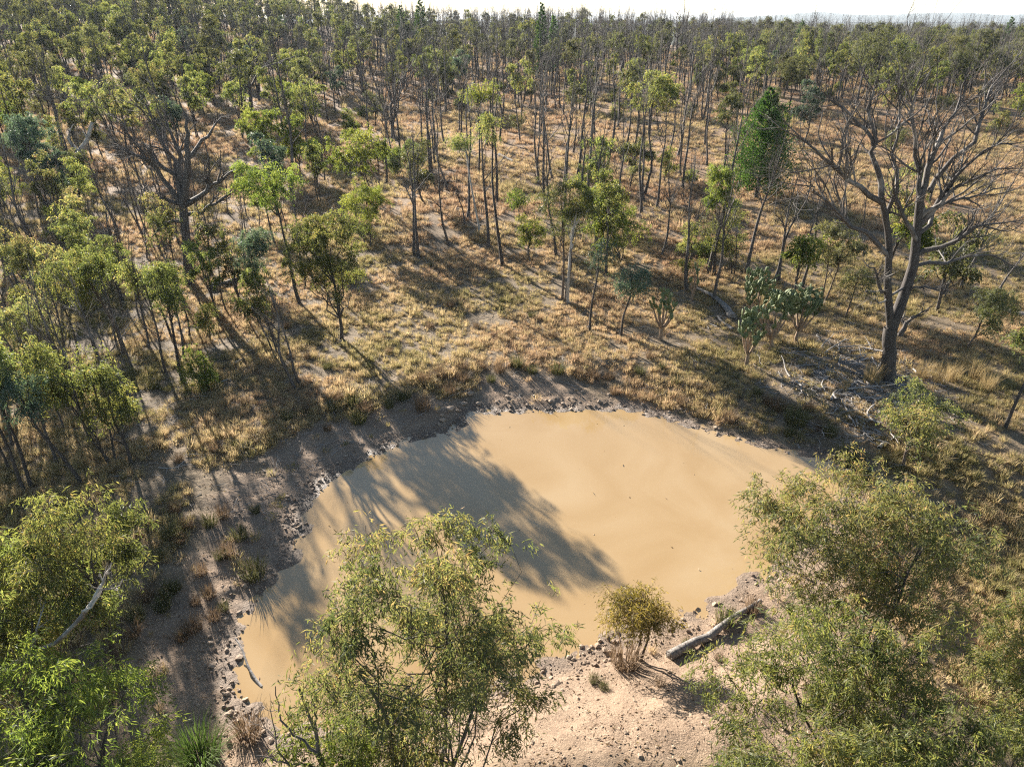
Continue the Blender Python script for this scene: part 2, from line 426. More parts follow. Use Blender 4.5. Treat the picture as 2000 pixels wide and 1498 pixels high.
# blue range on the horizon
hx = np.linspace(-1500, 9000, 160); hy = np.array([0., 300, 700, 1100, 1600]) + 7200
HX, HY = np.meshgrid(hx, hy)
prof = 46*smooth(1400, 3300, HX) + 30*np.exp(-((HX-4350)/800)**2) + 24*np.exp(-((HX-2950)/420)**2) + 26*(fbm(HX/600, HX*0+3, 71, 3))*smooth(1300, 2600, HX)
HZ = prof*np.sin(np.clip((HY-7200)/1600, 0, 1)*np.pi)**.8 + 2
iih = np.arange(HX.size).reshape(HX.shape)
Fh = np.stack([iih[:-1, :-1], iih[:-1, 1:], iih[1:, 1:], iih[1:, :-1]], -1).reshape(-1, 4)
hill = obj('hill', np_mesh('hill', np.stack([HX.ravel(), HY.ravel(), HZ.ravel()], 1), [Fh], M['hill'])); hill['kind'] = 'structure'

# ------------------------------------------------------------------ tree generators
def live_arrays(h, cb, ox, oy, rx, nclump, nleaf, ll, lw, rng, ntwig=8, stems=1, flat=.75, shape='dome', r0=None, spread=.27, spray=.55, nsp=3):
    """returns Wood, (leaf verts, leaf tris, tints); origin at the trunk's foot"""
    Wd = Wood(); r0 = r0 or (.03 + .0095*h)
    ch = h - cb
    # clump centres spread through the crown with some distance between them
    cs = []; tries = 0; mind = 1.15*rx/max(nclump, 1)**.42
    while len(cs) < nclump and tries < 4000:
        tries += 1
        q = rng.uniform(-1, 1, 3)
        if shape == 'dome':
            if q[0]**2 + q[1]**2 + (q[2]*.95)**2 > 1: continue
        elif shape == 'column':
            if q[0]**2 + q[1]**2 > (1-.45*max(q[2], 0))**2*(.75+.25*(1-abs(q[2]))): continue
        elif shape == 'flat':
            if q[0]**2 + q[1]**2 + q[2]**2 > 1 or q[2] < -.5: continue
        c = np.array([ox + q[0]*rx*.84, oy + q[1]*rx*.84, cb + ch*(.5 + .5*q[2]*.80)])
        if cs and min(np.linalg.norm(c-k) for k in cs) < mind*(1-tries/5000): continue
        cs.append(c)
    cs = np.array(cs)
    trunks = []
    for s in range(stems):
        a = rng.uniform(0, 6.28); off = np.array([math.cos(a), math.sin(a), 0])*(.18*(stems > 1))
        e = np.array([ox*.8, oy*.8, cb + ch*.55]) + (np.array([math.cos(a), math.sin(a), 0])*rx*.45 if stems > 1 else rng.normal(size=3)*rx*.08)
        tp = bend(off, e, 9, rng, .035); tr = np.linspace(r0/(1+.35*(stems-1)), r0*.32, 9); tr[0] *= 1.25
        tp[0, 2] -= .15
        Wd.tube(tp, tr, 7); trunks.append((tp, tr))
    P, D, T = [], [], []
    per = rng.dirichlet(np.full(len(cs), 6.0))*nleaf
    for ci, c in enumerate(cs):
        tp, tr = trunks[rng.integers(len(trunks))] if stems > 1 else trunks[0]
        zt = np.clip(c[2] - rng.uniform(.25, .55)*max(ch, 1) , cb*.55, tp[-1, 2]*.97)
        j = int(np.argmin(np.abs(tp[:, 2]-zt)))
        st = tp[j]; mid = st*.45 + c*.55 + np.array([0, 0, -.10*np.linalg.norm(c-st)])
        lp = resample([st, mid, c], 6) + np.vstack([np.zeros(3), rng.normal(size=(4, 3))*.05*np.linalg.norm(c-st), np.zeros(3)])
        rb = tr[j]*rng.uniform(.42, .62); Wd.tube(lp, np.linspace(rb, rb*.38, 6), 5)
        rc = rx*rng.uniform(.7, 1.25)/max(nclump, 1)**.36*.95
        tint0 = rng.normal(.42, .10)
        k = ntwig
        dv = unit(rng.normal(size=(k, 3)) + np.array([0, 0, .35])); ends = c + dv*rc*np.array([1, 1, flat])*rng.uniform(.55, 1.05, (k, 1))
        for e in ends:
            Wd.tube(bend(lp[rng.integers(3, 6)], e, 4, rng, .10), np.linspace(rb*.36, .006, 4), 3)
        nl = max(int(per[ci]), 8); ns_ = k*nsp
        # hanging sprays: anchors along the outer twigs, leaves strung down each one
        wa = rng.integers(0, k, ns_); anc = c + (ends[wa]-c)*rng.uniform(.55, 1.08, (ns_, 1)) + rng.normal(size=(ns_, 3))*rc*spread*np.array([1, 1, .6])
        sdir = unit(np.concatenate([rng.normal(size=(ns_, 2))*.6 + unit(anc-c)[:, :2]*.5, rng.normal(-.55, .45, (ns_, 1))], 1)); slen = spray*rng.uniform(.5, 1.2, (ns_, 1))
        w = rng.integers(0, ns_, nl); t = rng.random((nl, 1))
        pos = anc[w] + sdir[w]*slen[w]*t + np.array([0, 0, -.35])*slen[w]*t*t + rng.normal(size=(nl, 3))*spray*.13
        P.append(pos)
        D.append(sdir[w]*.6 + np.concatenate([rng.normal(size=(nl, 2))*.6, rng.normal(-.55, .45, (nl, 1))], 1))
        tint0 = tint0 + rng.normal(0, .10, ns_)[w]
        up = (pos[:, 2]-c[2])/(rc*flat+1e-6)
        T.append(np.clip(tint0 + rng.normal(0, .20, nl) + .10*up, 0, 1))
    P = np.concatenate(P); D = np.concatenate(D); T = np.concatenate(T)
    P[:, 2] = np.maximum(P[:, 2], .06*h + .1)
    n = len(P)
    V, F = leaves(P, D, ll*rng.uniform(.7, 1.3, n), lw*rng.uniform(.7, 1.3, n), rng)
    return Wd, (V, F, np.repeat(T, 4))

def live_meshes(name, leafm, barkm, **k):
    Wd, (V, F, T) = live_arrays(**k)
    return Wd.mesh(name+'_trunk', M[barkm]), np_mesh(name+'_crown', V, [F], M[leafm], T, False)

def grow(Wd, p, d, L, r, depth, pr, rng):
    k = 5 if depth < pr['max'] else 4
    pts = [np.array(p, float)]; q = np.array(d, float)
    for i in range(k-1):
        q = unit(q + rng.normal(size=3)*pr['wob'] + np.array([0, 0, pr['up']]))
        pts.append(pts[-1] + q*L/(k-1))
    pts = np.array(pts); r1 = r*pr['taper'] if depth < pr['max'] else .004
    Wd.tube(pts, np.linspace(r, r1, k), 6 if r > .09 else (4 if r > .03 else 3))
    if depth >= pr['max']: return
    n = pr['n'][depth]; n = rng.integers(n[0], n[1]+1)
    for i in range(n):
        t = 1.0 if i == 0 else rng.uniform(pr['from'][depth], .98)
        x = t*(k-1); j = min(int(x), k-2); st = pts[j] + (pts[j+1]-pts[j])*(x-j)
        ang = rng.normal(pr['ang'][depth], .16)*(.35 if i == 0 else 1)
        ax = unit(np.cross(q, rng.normal(size=3)))
        dv = unit(q*math.cos(ang) + ax*math.sin(ang))
        rr = (r + (r1-r)*t)
        grow(Wd, st, dv, L*rng.uniform(*pr['len'])*(1 if i == 0 else (1.15-.5*t)), rr*(.92 if i == 0 else rng.uniform(.45, .68)), depth+1, pr, rng)

SLIM = dict(max=3, n=[(5, 7), (3, 5), (2, 3)], ang=[.50, .55, .6], wob=.07, up=.05, taper=.62, len=(.45, .70)); SLIM['from'] = [.35, .3, .3]
SPREAD = dict(max=4, n=[(4, 6), (4, 5), (3, 5), (2, 4)], ang=[.75, .75, .7, .7], wob=.13, up=.05, taper=.66, len=(.52, .80)); SPREAD['from'] = [.5, .3, .25, .2]
SUB = dict(max=2, n=[(3, 5), (2, 4)], ang=[.65, .65], wob=.14, up=.06, taper=.6, len=(.5, .8)); SUB['from'] = [.25, .2]

def dead_meshes(name, h, rng, pr=SLIM, lean=(0, 0), r0=None, mat='dead', bole=.5):
    """trunk mesh and bare crown mesh of a dead tree of height h"""
    Tw, Cw = Wood(), Wood(); r0 = r0 or .035 + .0085*h
    tip = np.array([lean[0], lean[1], h*.93])
    tp = bend((0, 0, -.15), tip, 11, rng, .035 if pr is SLIM else .03)
    if pr is not SLIM: tp = resample(tp, 11)[:]; 
    n_t = 11 if pr is SLIM else int(11*bole)+2
    tr = np.linspace(r0, .012 if pr is SLIM else r0*.55, 11 if pr is SLIM else n_t); tr[0] *= 1.3
    Tw.tube(tp[:n_t], tr[:n_t], 7)
    if pr is SLIM:
        for i in range(rng.integers(9, 15)):
            t = rng.uniform(bole*.8, .97); x = t*10; j = min(int(x), 9); st = tp[j] + (tp[j+1]-tp[j])*(x-j)
            a = rng.uniform(0, 6.28); el = rng.uniform(.75, 1.25)
            dv = np.array([math.cos(a)*math.cos(el), math.sin(a)*math.cos(el), math.sin(el)])
            grow(Cw, st, dv, h*rng.uniform(.10, .24)*(1.25-.7*t), max(tr[j]*rng.uniform(.35, .6), .012), 1, pr, rng)
    else:
        st = tp[n_t-1]; nl = rng.integers(4, 6)
        for i in range(nl):
            a = i*6.28/nl + rng.uniform(-.5, .5); el = rng.uniform(.55, 1.15)
            dv = np.array([math.cos(a)*math.cos(el), math.sin(a)*math.cos(el), math.sin(el)])
            s0 = tp[n_t-1-rng.integers(0, 3)]
            grow(Cw, s0, dv, h*(1-bole)*rng.uniform(.42, .6), r0*rng.uniform(.35, .52), 1, pr, rng)
    return Tw.mesh(name+'_trunk', M[mat]), Cw.mesh(name+'_branches', M[mat])

def cypress_meshes(name, h, rx, n, rng, ll=.32, lw=.10):
    Wd = Wood(); Wd.tube(bend((0, 0, -.1), (0, 0, h*.95), 7, rng, .01), np.linspace(.02*h+.02, .02, 7), 6)
    P, D, T = [], [], []
    nb = 60
    for i in range(nb):
        z = h*(.07 + .90*(i/nb)); prof_ = (max(1-((z/h-.26)/.74)**1.35, .02) if z/h > .26 else .80+.20*(z/h)/.26)
        R = rx*max(prof_, .06)*rng.uniform(.6, 1.2); a = i*2.4 + rng.uniform(-.4, .4)
        e = np.array([math.cos(a)*R, math.sin(a)*R, z + R*.28]); s = np.array([0, 0, z - R*.10])
        Wd.tube(bend(s, e, 4, rng, .05), np.linspace(.05, .01, 4), 3)
        m = int(n/nb*(.35+1.2*max(prof_, .1))); t = rng.uniform(.25, 1.03, m)[:, None]
        P.append(s + (e-s)*t + rng.normal(size=(m, 3))*R*.15)
        D.append(unit(e-s) + rng.normal(size=(m, 3))*.45 + np.array([0, 0, .5])); T.append(np.clip(rng.normal(.4, .1) + rng.normal(0, .2, m), 0, 1))
    P = np.concatenate(P); D = np.concatenate(D); T = np.concatenate(T); m = len(P)
    V, F = leaves(P, D, ll*rng.uniform(.6, 1.3, m), lw*rng.uniform(.7, 1.3, m), rng)
    return Wd.mesh(name+'_trunk', M['bark']), np_mesh(name+'_crown', V, [F], M['cyp'], np.repeat(T, 4), False)

def frame_at(u, v):
    p = at(u, v); dist = p[1]*CP - (p[2]-CAM_H)*SP
    return p, dist/F_PX                       # metres per pixel at that depth
def height_to(p, vtop):
    """height that makes a vertical thing at p reach image row vtop"""
    d = ray(1000, vtop); return CAM_H + d[2]/d[1]*p[1] - p[2]

def place_tree(name, label, cat, p, trunk, crown, group=None, rz=0, scale=1, crown_name='crown'):
    t = thing(name, label, cat, tuple(p), group, rz, scale)
    obj('trunk', trunk, t); obj(crown_name, crown, t)
    return t

# ------------------------------------------------------------------ gum trees placed one by one
# (foot u, v, top row, crown centre u, crown half width px, crown bottom row, leaf, bark, shape, stems, label)
LIVE = [
 (356,744,492,360,42,610,'gum','bark','dome',1,'tall thin-trunked olive gum added to shade the pond above the bare left bank'),  # added for the shadow it throws on the lower-left pond
 (667,662,372,668,76,590,'gum','bark','dome',1,'dark-trunked gum with full drooping crown standing alone on the grass above the pond'),
 (241,695,452,212,58,575,'gum','barkbrown','dome',1,'slender reddish-trunked gum leaning over with a loose bright crown'),
 (336,660,505,296,28,575,'gum','bark','dome',1,'thin leaning sapling with a small tufted crown beside the twin-stemmed one'),
 (364,663,500,346,26,575,'gum','bark','dome',2,'twin-stemmed sapling with a small tufted crown on the shadow-striped grass'),
 (410,664,582,412,21,640,'gum','bark','dome',1,'short sapling with a curved stem and round crown on the shadow-striped grass'),
 (408,757,665,396,29,752,'lime','bark','column',1,'small yellow-green young gum leafy to the ground beside pale broken sticks'),
 (541,694,530,506,42,640,'gum','bark','dome',2,'green double-stemmed gum beside the two thin dead poles near the pond'),
 (217,902,630,188,84,800,'gum','bark','dome',3,'three-stemmed dark gum with a wide drooping crown above the left pond bank'),
 (256,905,690,256,36,850,'gum','bark','column',1,'narrow gum leafy down its trunk beside the three-stemmed gum'),
 (161,943,690,96,46,810,'blue','bark','dome',1,'leaning gum with dull bluish crown behind the bank trees'),
 (53,955,600,40,58,790,'gum','bark','dome',2,'shaded gum with pale twigs through its broad crown at the wood edge'),
 (155,762,575,98,52,665,'gumred','bark','dome',1,'gum with an orange-tinged flat crown behind the three-stemmed gum'),
 (12,730,480,5,34,620,'gumred','bark','dome',1,'rusty-topped gum among thin grey dead trunks'),
 (497,565,432,508,44,530,'blue','bark','dome',1,'round blue-green gum crown just behind the double-stemmed gum'),
 (585,592,300,548,58,410,'lime','bark','dome',1,'tall yellow-green gum with a broad domed crown behind the lone dark-trunked gum'),
 (620,278,147,602,42,232,'gum','bark','dome',2,'sunlit umbrella-topped gum on the rise behind the bushy gums'),
 (528,340,185,526,37,292,'lime','bark','dome',2,'bushy olive gum beneath the tall forked dead tree'),
 (378,205,92,376,27,152,'gum','bark','flat',1,'flat-topped gum with arched crown among dark upright trunks'),
 (232,305,150,200,30,235,'gum','bark','dome',1,'gum with curved grey limbs and a tufted top beside the spreading dead tree'),
 (98,245,72,98,45,190,'grey','bark','dome',2,'large dense dull-green gum at the edge of the rise'),
 (90,400,208,88,42,290,'blue','bark','dome',1,'dark green gum leaning over the pale forked dead trunk'),
 (735,402,225,718,56,345,'lime','bark','dome',3,'cluster-stemmed yellow-green gum beside the pale feathery wattle'),
 (722,485,350,716,40,445,'lime','bark','dome',2,'bright yellow-green gum tucked behind the lone dark-trunked gum'),
 (935,342,159,942,34,206,'lime','bark','flat',1,'slim gum with a flat golden tuft on a long bare trunk'),
 (982,518,218,960,26,282,'gum','bark','dome',1,'tall slender dark gum with sparse tufts up its bent trunk'),
 (937,452,255,903,20,292,'gum','white','dome',1,'pale forked gum with a small leafy tuft at its top'),
 (1100,588,315,1100,54,500,'grey','barkbrown','dome',2,'dark-stemmed gum with a tall thin crown beside a white trunk'),
 (1109,592,330,1122,34,470,'gum','white','dome',1,'white-trunked forked gum at the edge of the grass clearing'),
 (1035,508,408,1032,22,488,'lime','bark','column',1,'narrow yellow-green young gum at the edge of the grass clearing'),
 (1022,455,368,1008,20,408,'lime','bark','flat',1,'small umbrella-shaped sapling with bright tufted top in the dry grass'),
 (1152,650,460,1164,22,515,'blue','bark','dome',1,'slim sapling with a small blue-grey crown and few low leaves'),
 (1212,657,500,1222,34,572,'blue','bark','dome',1,'blue-leaved sapling with a rounded crown beside the lone cactus'),
 (1215,507,375,1207,66,497,'lime','bark','dome',4,'wide yellow-green bushy gum behind the blue-leaved saplings'),
 (1259,380,133,1262,46,225,'gum','bark','dome',1,'tall gum with a heavy arching crown and leaning dark trunk'),
 (1230,370,235,1238,28,348,'grey','bark','column',1,'dull grey-green gum leafy along its trunk below the arching crown'),
 (1297,355,283,1306,19,338,'gum','bark','dome',1,'small dark green gum at the foot of a slim dark dead trunk'),
 (1395,536,285,1392,33,415,'lime','bark','column',1,'tall loose light-green gum beside the dark cypress'),
 (1432,538,395,1420,44,512,'gum','bark','dome',2,'twiggy green gum in front of the dark cypress'),
 (1340,548,430,1343,23,522,'gum','bark','column',1,'thin green sapling among the slim poles above the white log'),
 (1608,587,430,1616,46,532,'grey','barkbrown','dome',2,'pale-leaved gum with two thin red stems behind the cactus clump'),
 (1650,620,518,1662,24,575,'grey','barkbrown','dome',1,'small pale gum with a crooked stem between cactus clump and great dead tree'),
 (1888,680,543,1911,38,645,'grey','barkbrown','dome',1,'round-crowned pale gum sapling on a leaning reddish trunk in open grass'),
 (1963,836,600,1985,44,712,'gum','bark','dome',1,'dark leaning gum with branches out to both sides on bare ground'),
 (1764,910,742,1778,62,880,'gumred','barkbrown','dome',1,'bushy young gum with speckled reddish leaves by the pile of fallen branches'),
 (1740,312,238,1742,19,298,'grey','barkbrown','dome',1,'small round pale gum alone on the open dry grass behind the great dead tree'),
 (1690,255,38,1690,68,168,'grey','bark','dome',3,'broad grey-green gum stand rising behind the great dead tree'),
 (1848,205,58,1846,40,135,'grey','bark','dome',2,'grey-green gum with a thick rounded crown beyond the open dry grass'),
 (1968,190,66,1966,42,152,'grey','bark','dome',2,'grey-green gum with a ragged crown beyond the fine dead branches'),
 (1540,215,95,1536,36,172,'grey','bark','dome',2,'grey gum with tiered crowns above the dark cypress'),
 (872,215,82,874,22,150,'grey','bark','column',1,'narrow dull gum among thin dead trunks with leaves along its stem'),
 (952,160,55,952,16,112,'grey','bark','column',1,'narrow far gum between slender dead trunks'),
 (1188,135,60,1190,24,112,'grey','bark','dome',1,'far rounded gum standing against the dead timber'),
 (567,185,100,567,23,150,'gum','bark','dome',1,'small dark rounded gum to one side of the tall forked dead tree'),
 (305,255,114,306,24,172,'gumred','bark','dome',1,'brown-tinged gum between the flat-topped gum and the spreading dead tree'),
 (218,150,60,220,26,112,'gum','bark','dome',1,'gum with a double olive crown high on the rise'),
 (256,135,28,255,26,86,'gum','bark','dome',1,'gum with an olive crown reaching above the wood on the rise'),
 (150,110,24,150,32,78,'gum','bark','dome',2,'broad olive gum crown at the top of the rise'),
 (8,265,158,5,30,242,'gum','bark','dome',1,'sunlit gum over a strip of dry grass on the rise'),
]
rng = np.random.default_rng(11)
USED = []                                   # feet of the placed trees
def bespoke_live(i, rec):
    u, v, vt, cu, hw, cbv, lm, bm_, shp, st, lab = rec
    p, mpp = frame_at(u, v); USED.append((p[0], p[1]))
    h = height_to(p, vt); cb = max(height_to(p, cbv), .12*h); rx = hw*mpp*1.06
    ox = (cu-u)*mpp; oy = rng.uniform(-.3, .3)*rx
    near = mpp < .05
    ll = .16 if near else .22; lw = .045 if near else .07
    area = rx*max(h-cb, rx)*2.4
    nleaf = int(np.clip(area*3.0/(ll*lw*.5)/1.6, 1900, 9500))
    sparse = 1.9 if 'full drooping' in lab else .55 if 'sparse' in lab or 'few' in lab or 'twiggy' in lab or 'thin crown' in lab else 1
    nc = int(np.clip(6 + rx*3.6, 7, 18)) + (6 if 'full drooping' in lab else 0)
    a, b = live_meshes('gum', lm, bm_, h=h, cb=cb, ox=ox, oy=oy, rx=rx, nclump=nc, nleaf=int(nleaf*sparse), ll=ll, lw=lw, rng=rng, ntwig=7, stems=st, shape=shp)
    return place_tree('gum_tree', lab, 'tree', p, a, b)
for i, rec in enumerate(LIVE): bespoke_live(i, rec)

# foreground gums: leaves at their true size (foot x, y; top row; crown centre px; half width m; crown base m; ...)
FORE = [
 # foot px u,v (may lie below the frame), height m, crown offset x,y m, crown radius m, crown base m, clumps, leaves, leaf mat, stems, label
 (855,1600,7.9,-.1,.8,3.2,1.3,32,50000,'gumred',3,'airy gum with fine reddish-green leaves rising in front of the brown pond'),
 (1675,1615,5.3,-.3,.3,4.0,.5,38,72000,'gum',4,'wide low gum on bare dirt with dark forking limbs beside the grey log'),
 (1655,1320,6.2,-.15,1.2,3.3,2.6,32,44000,'gumred',4,'spreading green gum overhanging the water beyond the grey log'),
 (1985,1480,4.8,.1,.3,2.7,.4,22,26000,'gum',3,'dark shaded green shrub gum below the dam wall'),
 (150,1700,5.2,-.3,.8,3.0,1.2,28,36000,'lime',3,'golden-green gum crown hanging over the muddy near bank'),
 (240,1330,7.0,-.1,.3,1.8,2.6,20,20000,'gum',2,'tall loose gum leaning over the bank tussocks'),
 (80,1400,6.2,.1,.5,2.5,1.2,26,30000,'gum',3,'dense dark gum crossed by a bare white dead limb'),
 (-20,1330,6.2,.5,.3,1.7,1.6,14,14000,'lime',2,'bright yellow-green gum behind the bare white dead limb'),
 (660,1570,3.0,.1,.2,1.6,.3,16,15000,'lime',4,'low bright green bush under the airy reddish gum'),
 (1242,1294,2.75,.0,.1,1.2,1.25,15,7500,'gold',2,'small golden-leaved shrub on the bank between pond and grey log'),
]
def foot(u, v):
    return at(u, v) if v <= 1498 else at(u, v)
for i, (u, v, h, ox, oy, rx, cb, nc, nl, lm, st, lab) in enumerate(FORE):
    rng = np.random.default_rng(300+i); p = foot(u, v); USED.append((p[0], p[1]))
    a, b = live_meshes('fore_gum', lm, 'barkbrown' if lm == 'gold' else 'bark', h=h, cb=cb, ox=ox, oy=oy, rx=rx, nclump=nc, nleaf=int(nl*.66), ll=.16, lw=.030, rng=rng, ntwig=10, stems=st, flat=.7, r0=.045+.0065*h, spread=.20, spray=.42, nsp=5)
    place_tree('gum_tree' if h > 3.5 else 'gum_shrub', lab, 'tree' if h > 3.5 else 'shrub', p, a, b)

rng = np.random.default_rng(13)
# pale feathery wattles
for (u, v, vt, hw, lab) in [(806,336,272,24,'pale silvery wattle bush beside the yellow-green gums'), (772,346,286,14,'small pale wattle next to a larger silvery one'),
                            (902,216,186,12,'little pale wattle among dead trunks far up the slope'), (1362,170,140,14,'pale wattle bush below thin dead trunks'),(1140,190,165,12,'pale low wattle between far dead trunks')]:
    p, mpp = frame_at(u, v); h = height_to(p, vt); USED.append((p[0], p[1]))
    a, b = live_meshes('wattle', 'wat', 'bark', h=h, cb=.15*h, ox=0, oy=0, rx=hw*mpp, nclump=10, nleaf=3500, ll=.3, lw=.05, rng=rng, ntwig=8, stems=3, flat=1.1)
    place_tree('wattle_bush', lab, 'shrub', p, a, b)

# cypress pines
for (u, v, vt, hw, n, lab) in [(1476,388,166,60,11000,'large dense dark green cypress pine standing above the slim trees'),
      (826,120,-6,20,3500,'dark cypress pine on the skyline, broader of a neighbouring pair'), (788,118,8,16,3000,'dark cypress pine on the skyline, slimmer of a neighbouring pair'),
      (1056,155,2,17,3000,'pointed cypress pine above the dead timber'), (1079,148,28,15,3000,'rounded cypress pine close beside a pointed one'),
      (1552,140,38,16,3000,'dark cypress pine among far grey gums'), (1950,135,32,17,3000,'bright green cypress pine beyond the fine dead branches')]:
    p, mpp = frame_at(u, v); h = height_to(p, vt); USED.append((p[0], p[1]))
    a, b = cypress_meshes('cypress', h, hw*mpp, n, rng, .34 if n > 5000 else .5, .11 if n > 5000 else .17)
    place_tree('cypress_pine', lab, 'tree', p, a, b)

# ------------------------------------------------------------------ great dead trees: limbs drawn one by one
def great_dead(name, label, foot_px, trunk_px, stems_px, limbs, mpp_r, mat, rng, sub=(6, 9)):
    """pixel outlines are laid on the upright plane through the foot; limbs leave it towards or away from the camera"""
    p, mpp = frame_at(*foot_px); USED.append((p[0], p[1]))
    root = thing(name, label, 'dead tree', tuple(p))
    def loc(u, v, dy=0):
        y = p[1]+dy; d = ray(u, v); t = y/d[1]
        return np.array([d[0]*t - p[0], dy, CAM_H + d[2]*t - p[2]])
    W0 = Wood(); tp = np.array([loc(u, v) for u, v in trunk_px]); tp[0, 2] -= .2
    r0 = mpp_r*mpp; W0.tube(resample(tp, 8) + np.vstack([np.zeros(3), rng.normal(size=(6, 3))*.03, np.zeros(3)]), np.array([r0*1.35, r0*1.1, r0, r0*.95, r0*.92, r0*.9, r0*.9, r0*.9]), 10)
    for pts, ra, rb in stems_px:
        q = np.array([loc(u, v, dy) for u, v, dy in pts]); W0.tube(resample(q, 9), np.linspace(ra, rb, 9)*mpp, 8)
    obj('trunk', W0.mesh('trunk', M['bark' if mat == 'dead' else mat]), root)
    for pts, ra, dy in limbs:
        Wl = Wood(); n = len(pts)
        q = np.array([loc(u, v, dy[0] + (dy[1]-dy[0])*(i/(n-1))**1.2) for i, (u, v) in enumerate(pts)])
        L = np.linalg.norm(np.diff(q, axis=0), axis=1).sum()
        q = resample(q, 10); q[1:-1] += rng.normal(size=(8, 3))*.016*L
        rr = np.linspace(ra*mpp*.95, .010, 10); Wl.tube(q, rr, 6)
        m = int(rng.integers(*sub)*(.6 + L/7))
        for j in range(m):
            x = rng.uniform(.22, .99)*9; a = min(int(x), 8); st = q[a] + (q[a+1]-q[a])*(x-a)
            tdir = unit(q[a+1]-q[a]); an = rng.normal(.62, .2); ax = unit(np.cross(tdir, rng.normal(size=3)))
            dv = unit(tdir*math.cos(an) + ax*math.sin(an) + np.array([0, 0, .18]))
            grow(Wl, st, dv, L*rng.uniform(.14, .30), max(rr[a]*rng.uniform(.40, .62), .012), 0, SUB, rng)
        obj('limb', Wl.mesh('limb', M[mat]), root)
    return root
rng = np.random.default_rng(5)
great_dead('great_dead_tree', 'huge bare dead gum with fan of grey limbs above a litter of fallen branches', (1734,742), [(1734,742),(1736,700),(1740,640)],
  [([(1740,642,0),(1733,560,-.1),(1737,490,-.2),(1733,440,-.2),(1721,385,-.3)], 8, 5), ([(1741,642,0),(1768,570,.3),(1785,515,.4),(1792,440,.5),(1797,385,.5)], 11, 6.5)],
  [([(1722,395),(1685,367),(1636,329),(1601,297),(1562,266),(1527,231)], 5.5, (-.3, -1.6)),
   ([(1721,388),(1716,343),(1706,287),(1699,227),(1690,165),(1676,115)], 6, (-.3, .9)),
   ([(1707,290),(1678,241),(1643,210),(1610,185),(1592,158)], 4, (.1, 1.6)),
   ([(1735,500),(1685,448),(1640,410),(1615,395),(1587,367),(1524,357)], 5, (-.2, -2.4)),
   ([(1733,440),(1745,380),(1752,330),(1748,260),(1760,190),(1752,140)], 4.5, (-.2, 1.8)),
   ([(1723,572),(1706,530),(1685,506)], 3.5, (0, -1.0)),
   ([(1792,440),(1793,350),(1783,308),(1783,210),(1804,150),(1811,98)], 6.5, (.5, 1.4)),
   ([(1797,390),(1814,315),(1846,245),(1874,210),(1895,140)], 6.5, (.5, 2.6)),
   ([(1800,437),(1846,367),(1895,315),(1947,280),(2010,276)], 6, (.5, -.8)),
   ([(1793,430),(1874,364),(1947,332),(2000,318)], 5, (.5, -2.2)),
   ([(1787,500),(1846,483),(1902,445),(2010,427)], 6, (.4, -1.5)),
   ([(1815,375),(1874,304),(1916,210),(1965,133),(2003,80)], 5.5, (.6, 3.0)),
   ([(1758,655),(1776,625),(1800,608),(1820,598)], 5.5, (.1, -.7)),
   ([(1785,520),(1850,505),(1925,495),(1990,520)], 4.5, (.4, 2.2)),
   ([(1790,470),(1760,410),(1745,350),(1752,290)], 5, (.4, -1.8)),
   ([(1790,460),(1835,400),(1900,385),(1990,350)], 5, (.5, 3.2)),
   ([(1770,565),(1810,560),(1850,575)], 3, (.3, -1.2)),
   ([(1772,560),(1720,590),(1690,580)], 3, (.3, -1.0))], 13.5, 'dead', rng, (7, 11))
great_dead('great_dead_tree', 'dark thick-trunked dead gum with low twisting limbs spread wide among green saplings', (369,554), [(369,554),(364,470),(357,398)],
  [([(357,400,0),(352,370,.2),(347,345,.3)], 8, 6), ([(359,400,0),(366,340,-.2),(367,297,-.3)], 8, 5)],
  [([(350,395),(305,329),(245,252),(217,217),(195,195)], 6, (0, -1.5)), ([(360,360),(343,287),(322,238),(325,190)], 6, (.2, 1.2)),
   ([(367,300),(364,227),(350,180)], 5, (-.3, .4)), ([(364,400),(390,392),(413,367),(448,332),(497,322)], 6, (0, -2.0)),
   ([(352,396),(305,385),(270,365)], 5, (0, -1.5)), ([(349,350),(297,308),(245,301),(190,287)], 5, (.3, -2.8)),
   ([(367,310),(400,270),(430,235),(455,225)], 4.5, (-.3, 2.0)), ([(360,420),(400,410),(460,372),(480,392)], 4.5, (0, 2.0)),
   ([(364,440),(330,430),(290,470)], 4, (0, -1.2)), ([(350,360),(330,300),(290,230),(280,170)], 5, (.3, 2.4))], 8.5, 'deaddark', rng, (6, 9))
# pale fork and the bare white limb close to the camera
great_dead('dead_tree', 'pale forked dead trunk with stub limbs under the dark leaning gum', (151,352), [(151,352),(149,320),(154,297)],
  [([(154,298,0),(142,285,0),(133,270,0)], 4, 3), ([(154,298,0),(170,276,0),(180,240,0)], 5, 3)],
  [([(133,272),(136,255),(146,240)], 2.5, (0, .5)), ([(172,272),(160,255),(152,246)], 2, (0, -.5))], 5, 'white', rng, (1, 2))
great_dead('dead_tree', 'bare white curving dead limb reaching up through the dense dark gum', (-90,1420), [(-90,1420),(-40,1360),(0,1312)],
  [([(0,1313,0),(60,1275,0),(110,1255,0),(150,1215,0),(185,1170,0)], 4.5, 3.5)],
  [([(185,1170),(205,1130),(218,1098)], 4.5, (0, .2)), ([(60,1277),(75,1215),(85,1180)], 3.5, (0, .4)), ([(150,1215),(190,1165),(240,1130)], 3, (0, -.3))], 5, 'white', rng, (2, 4))
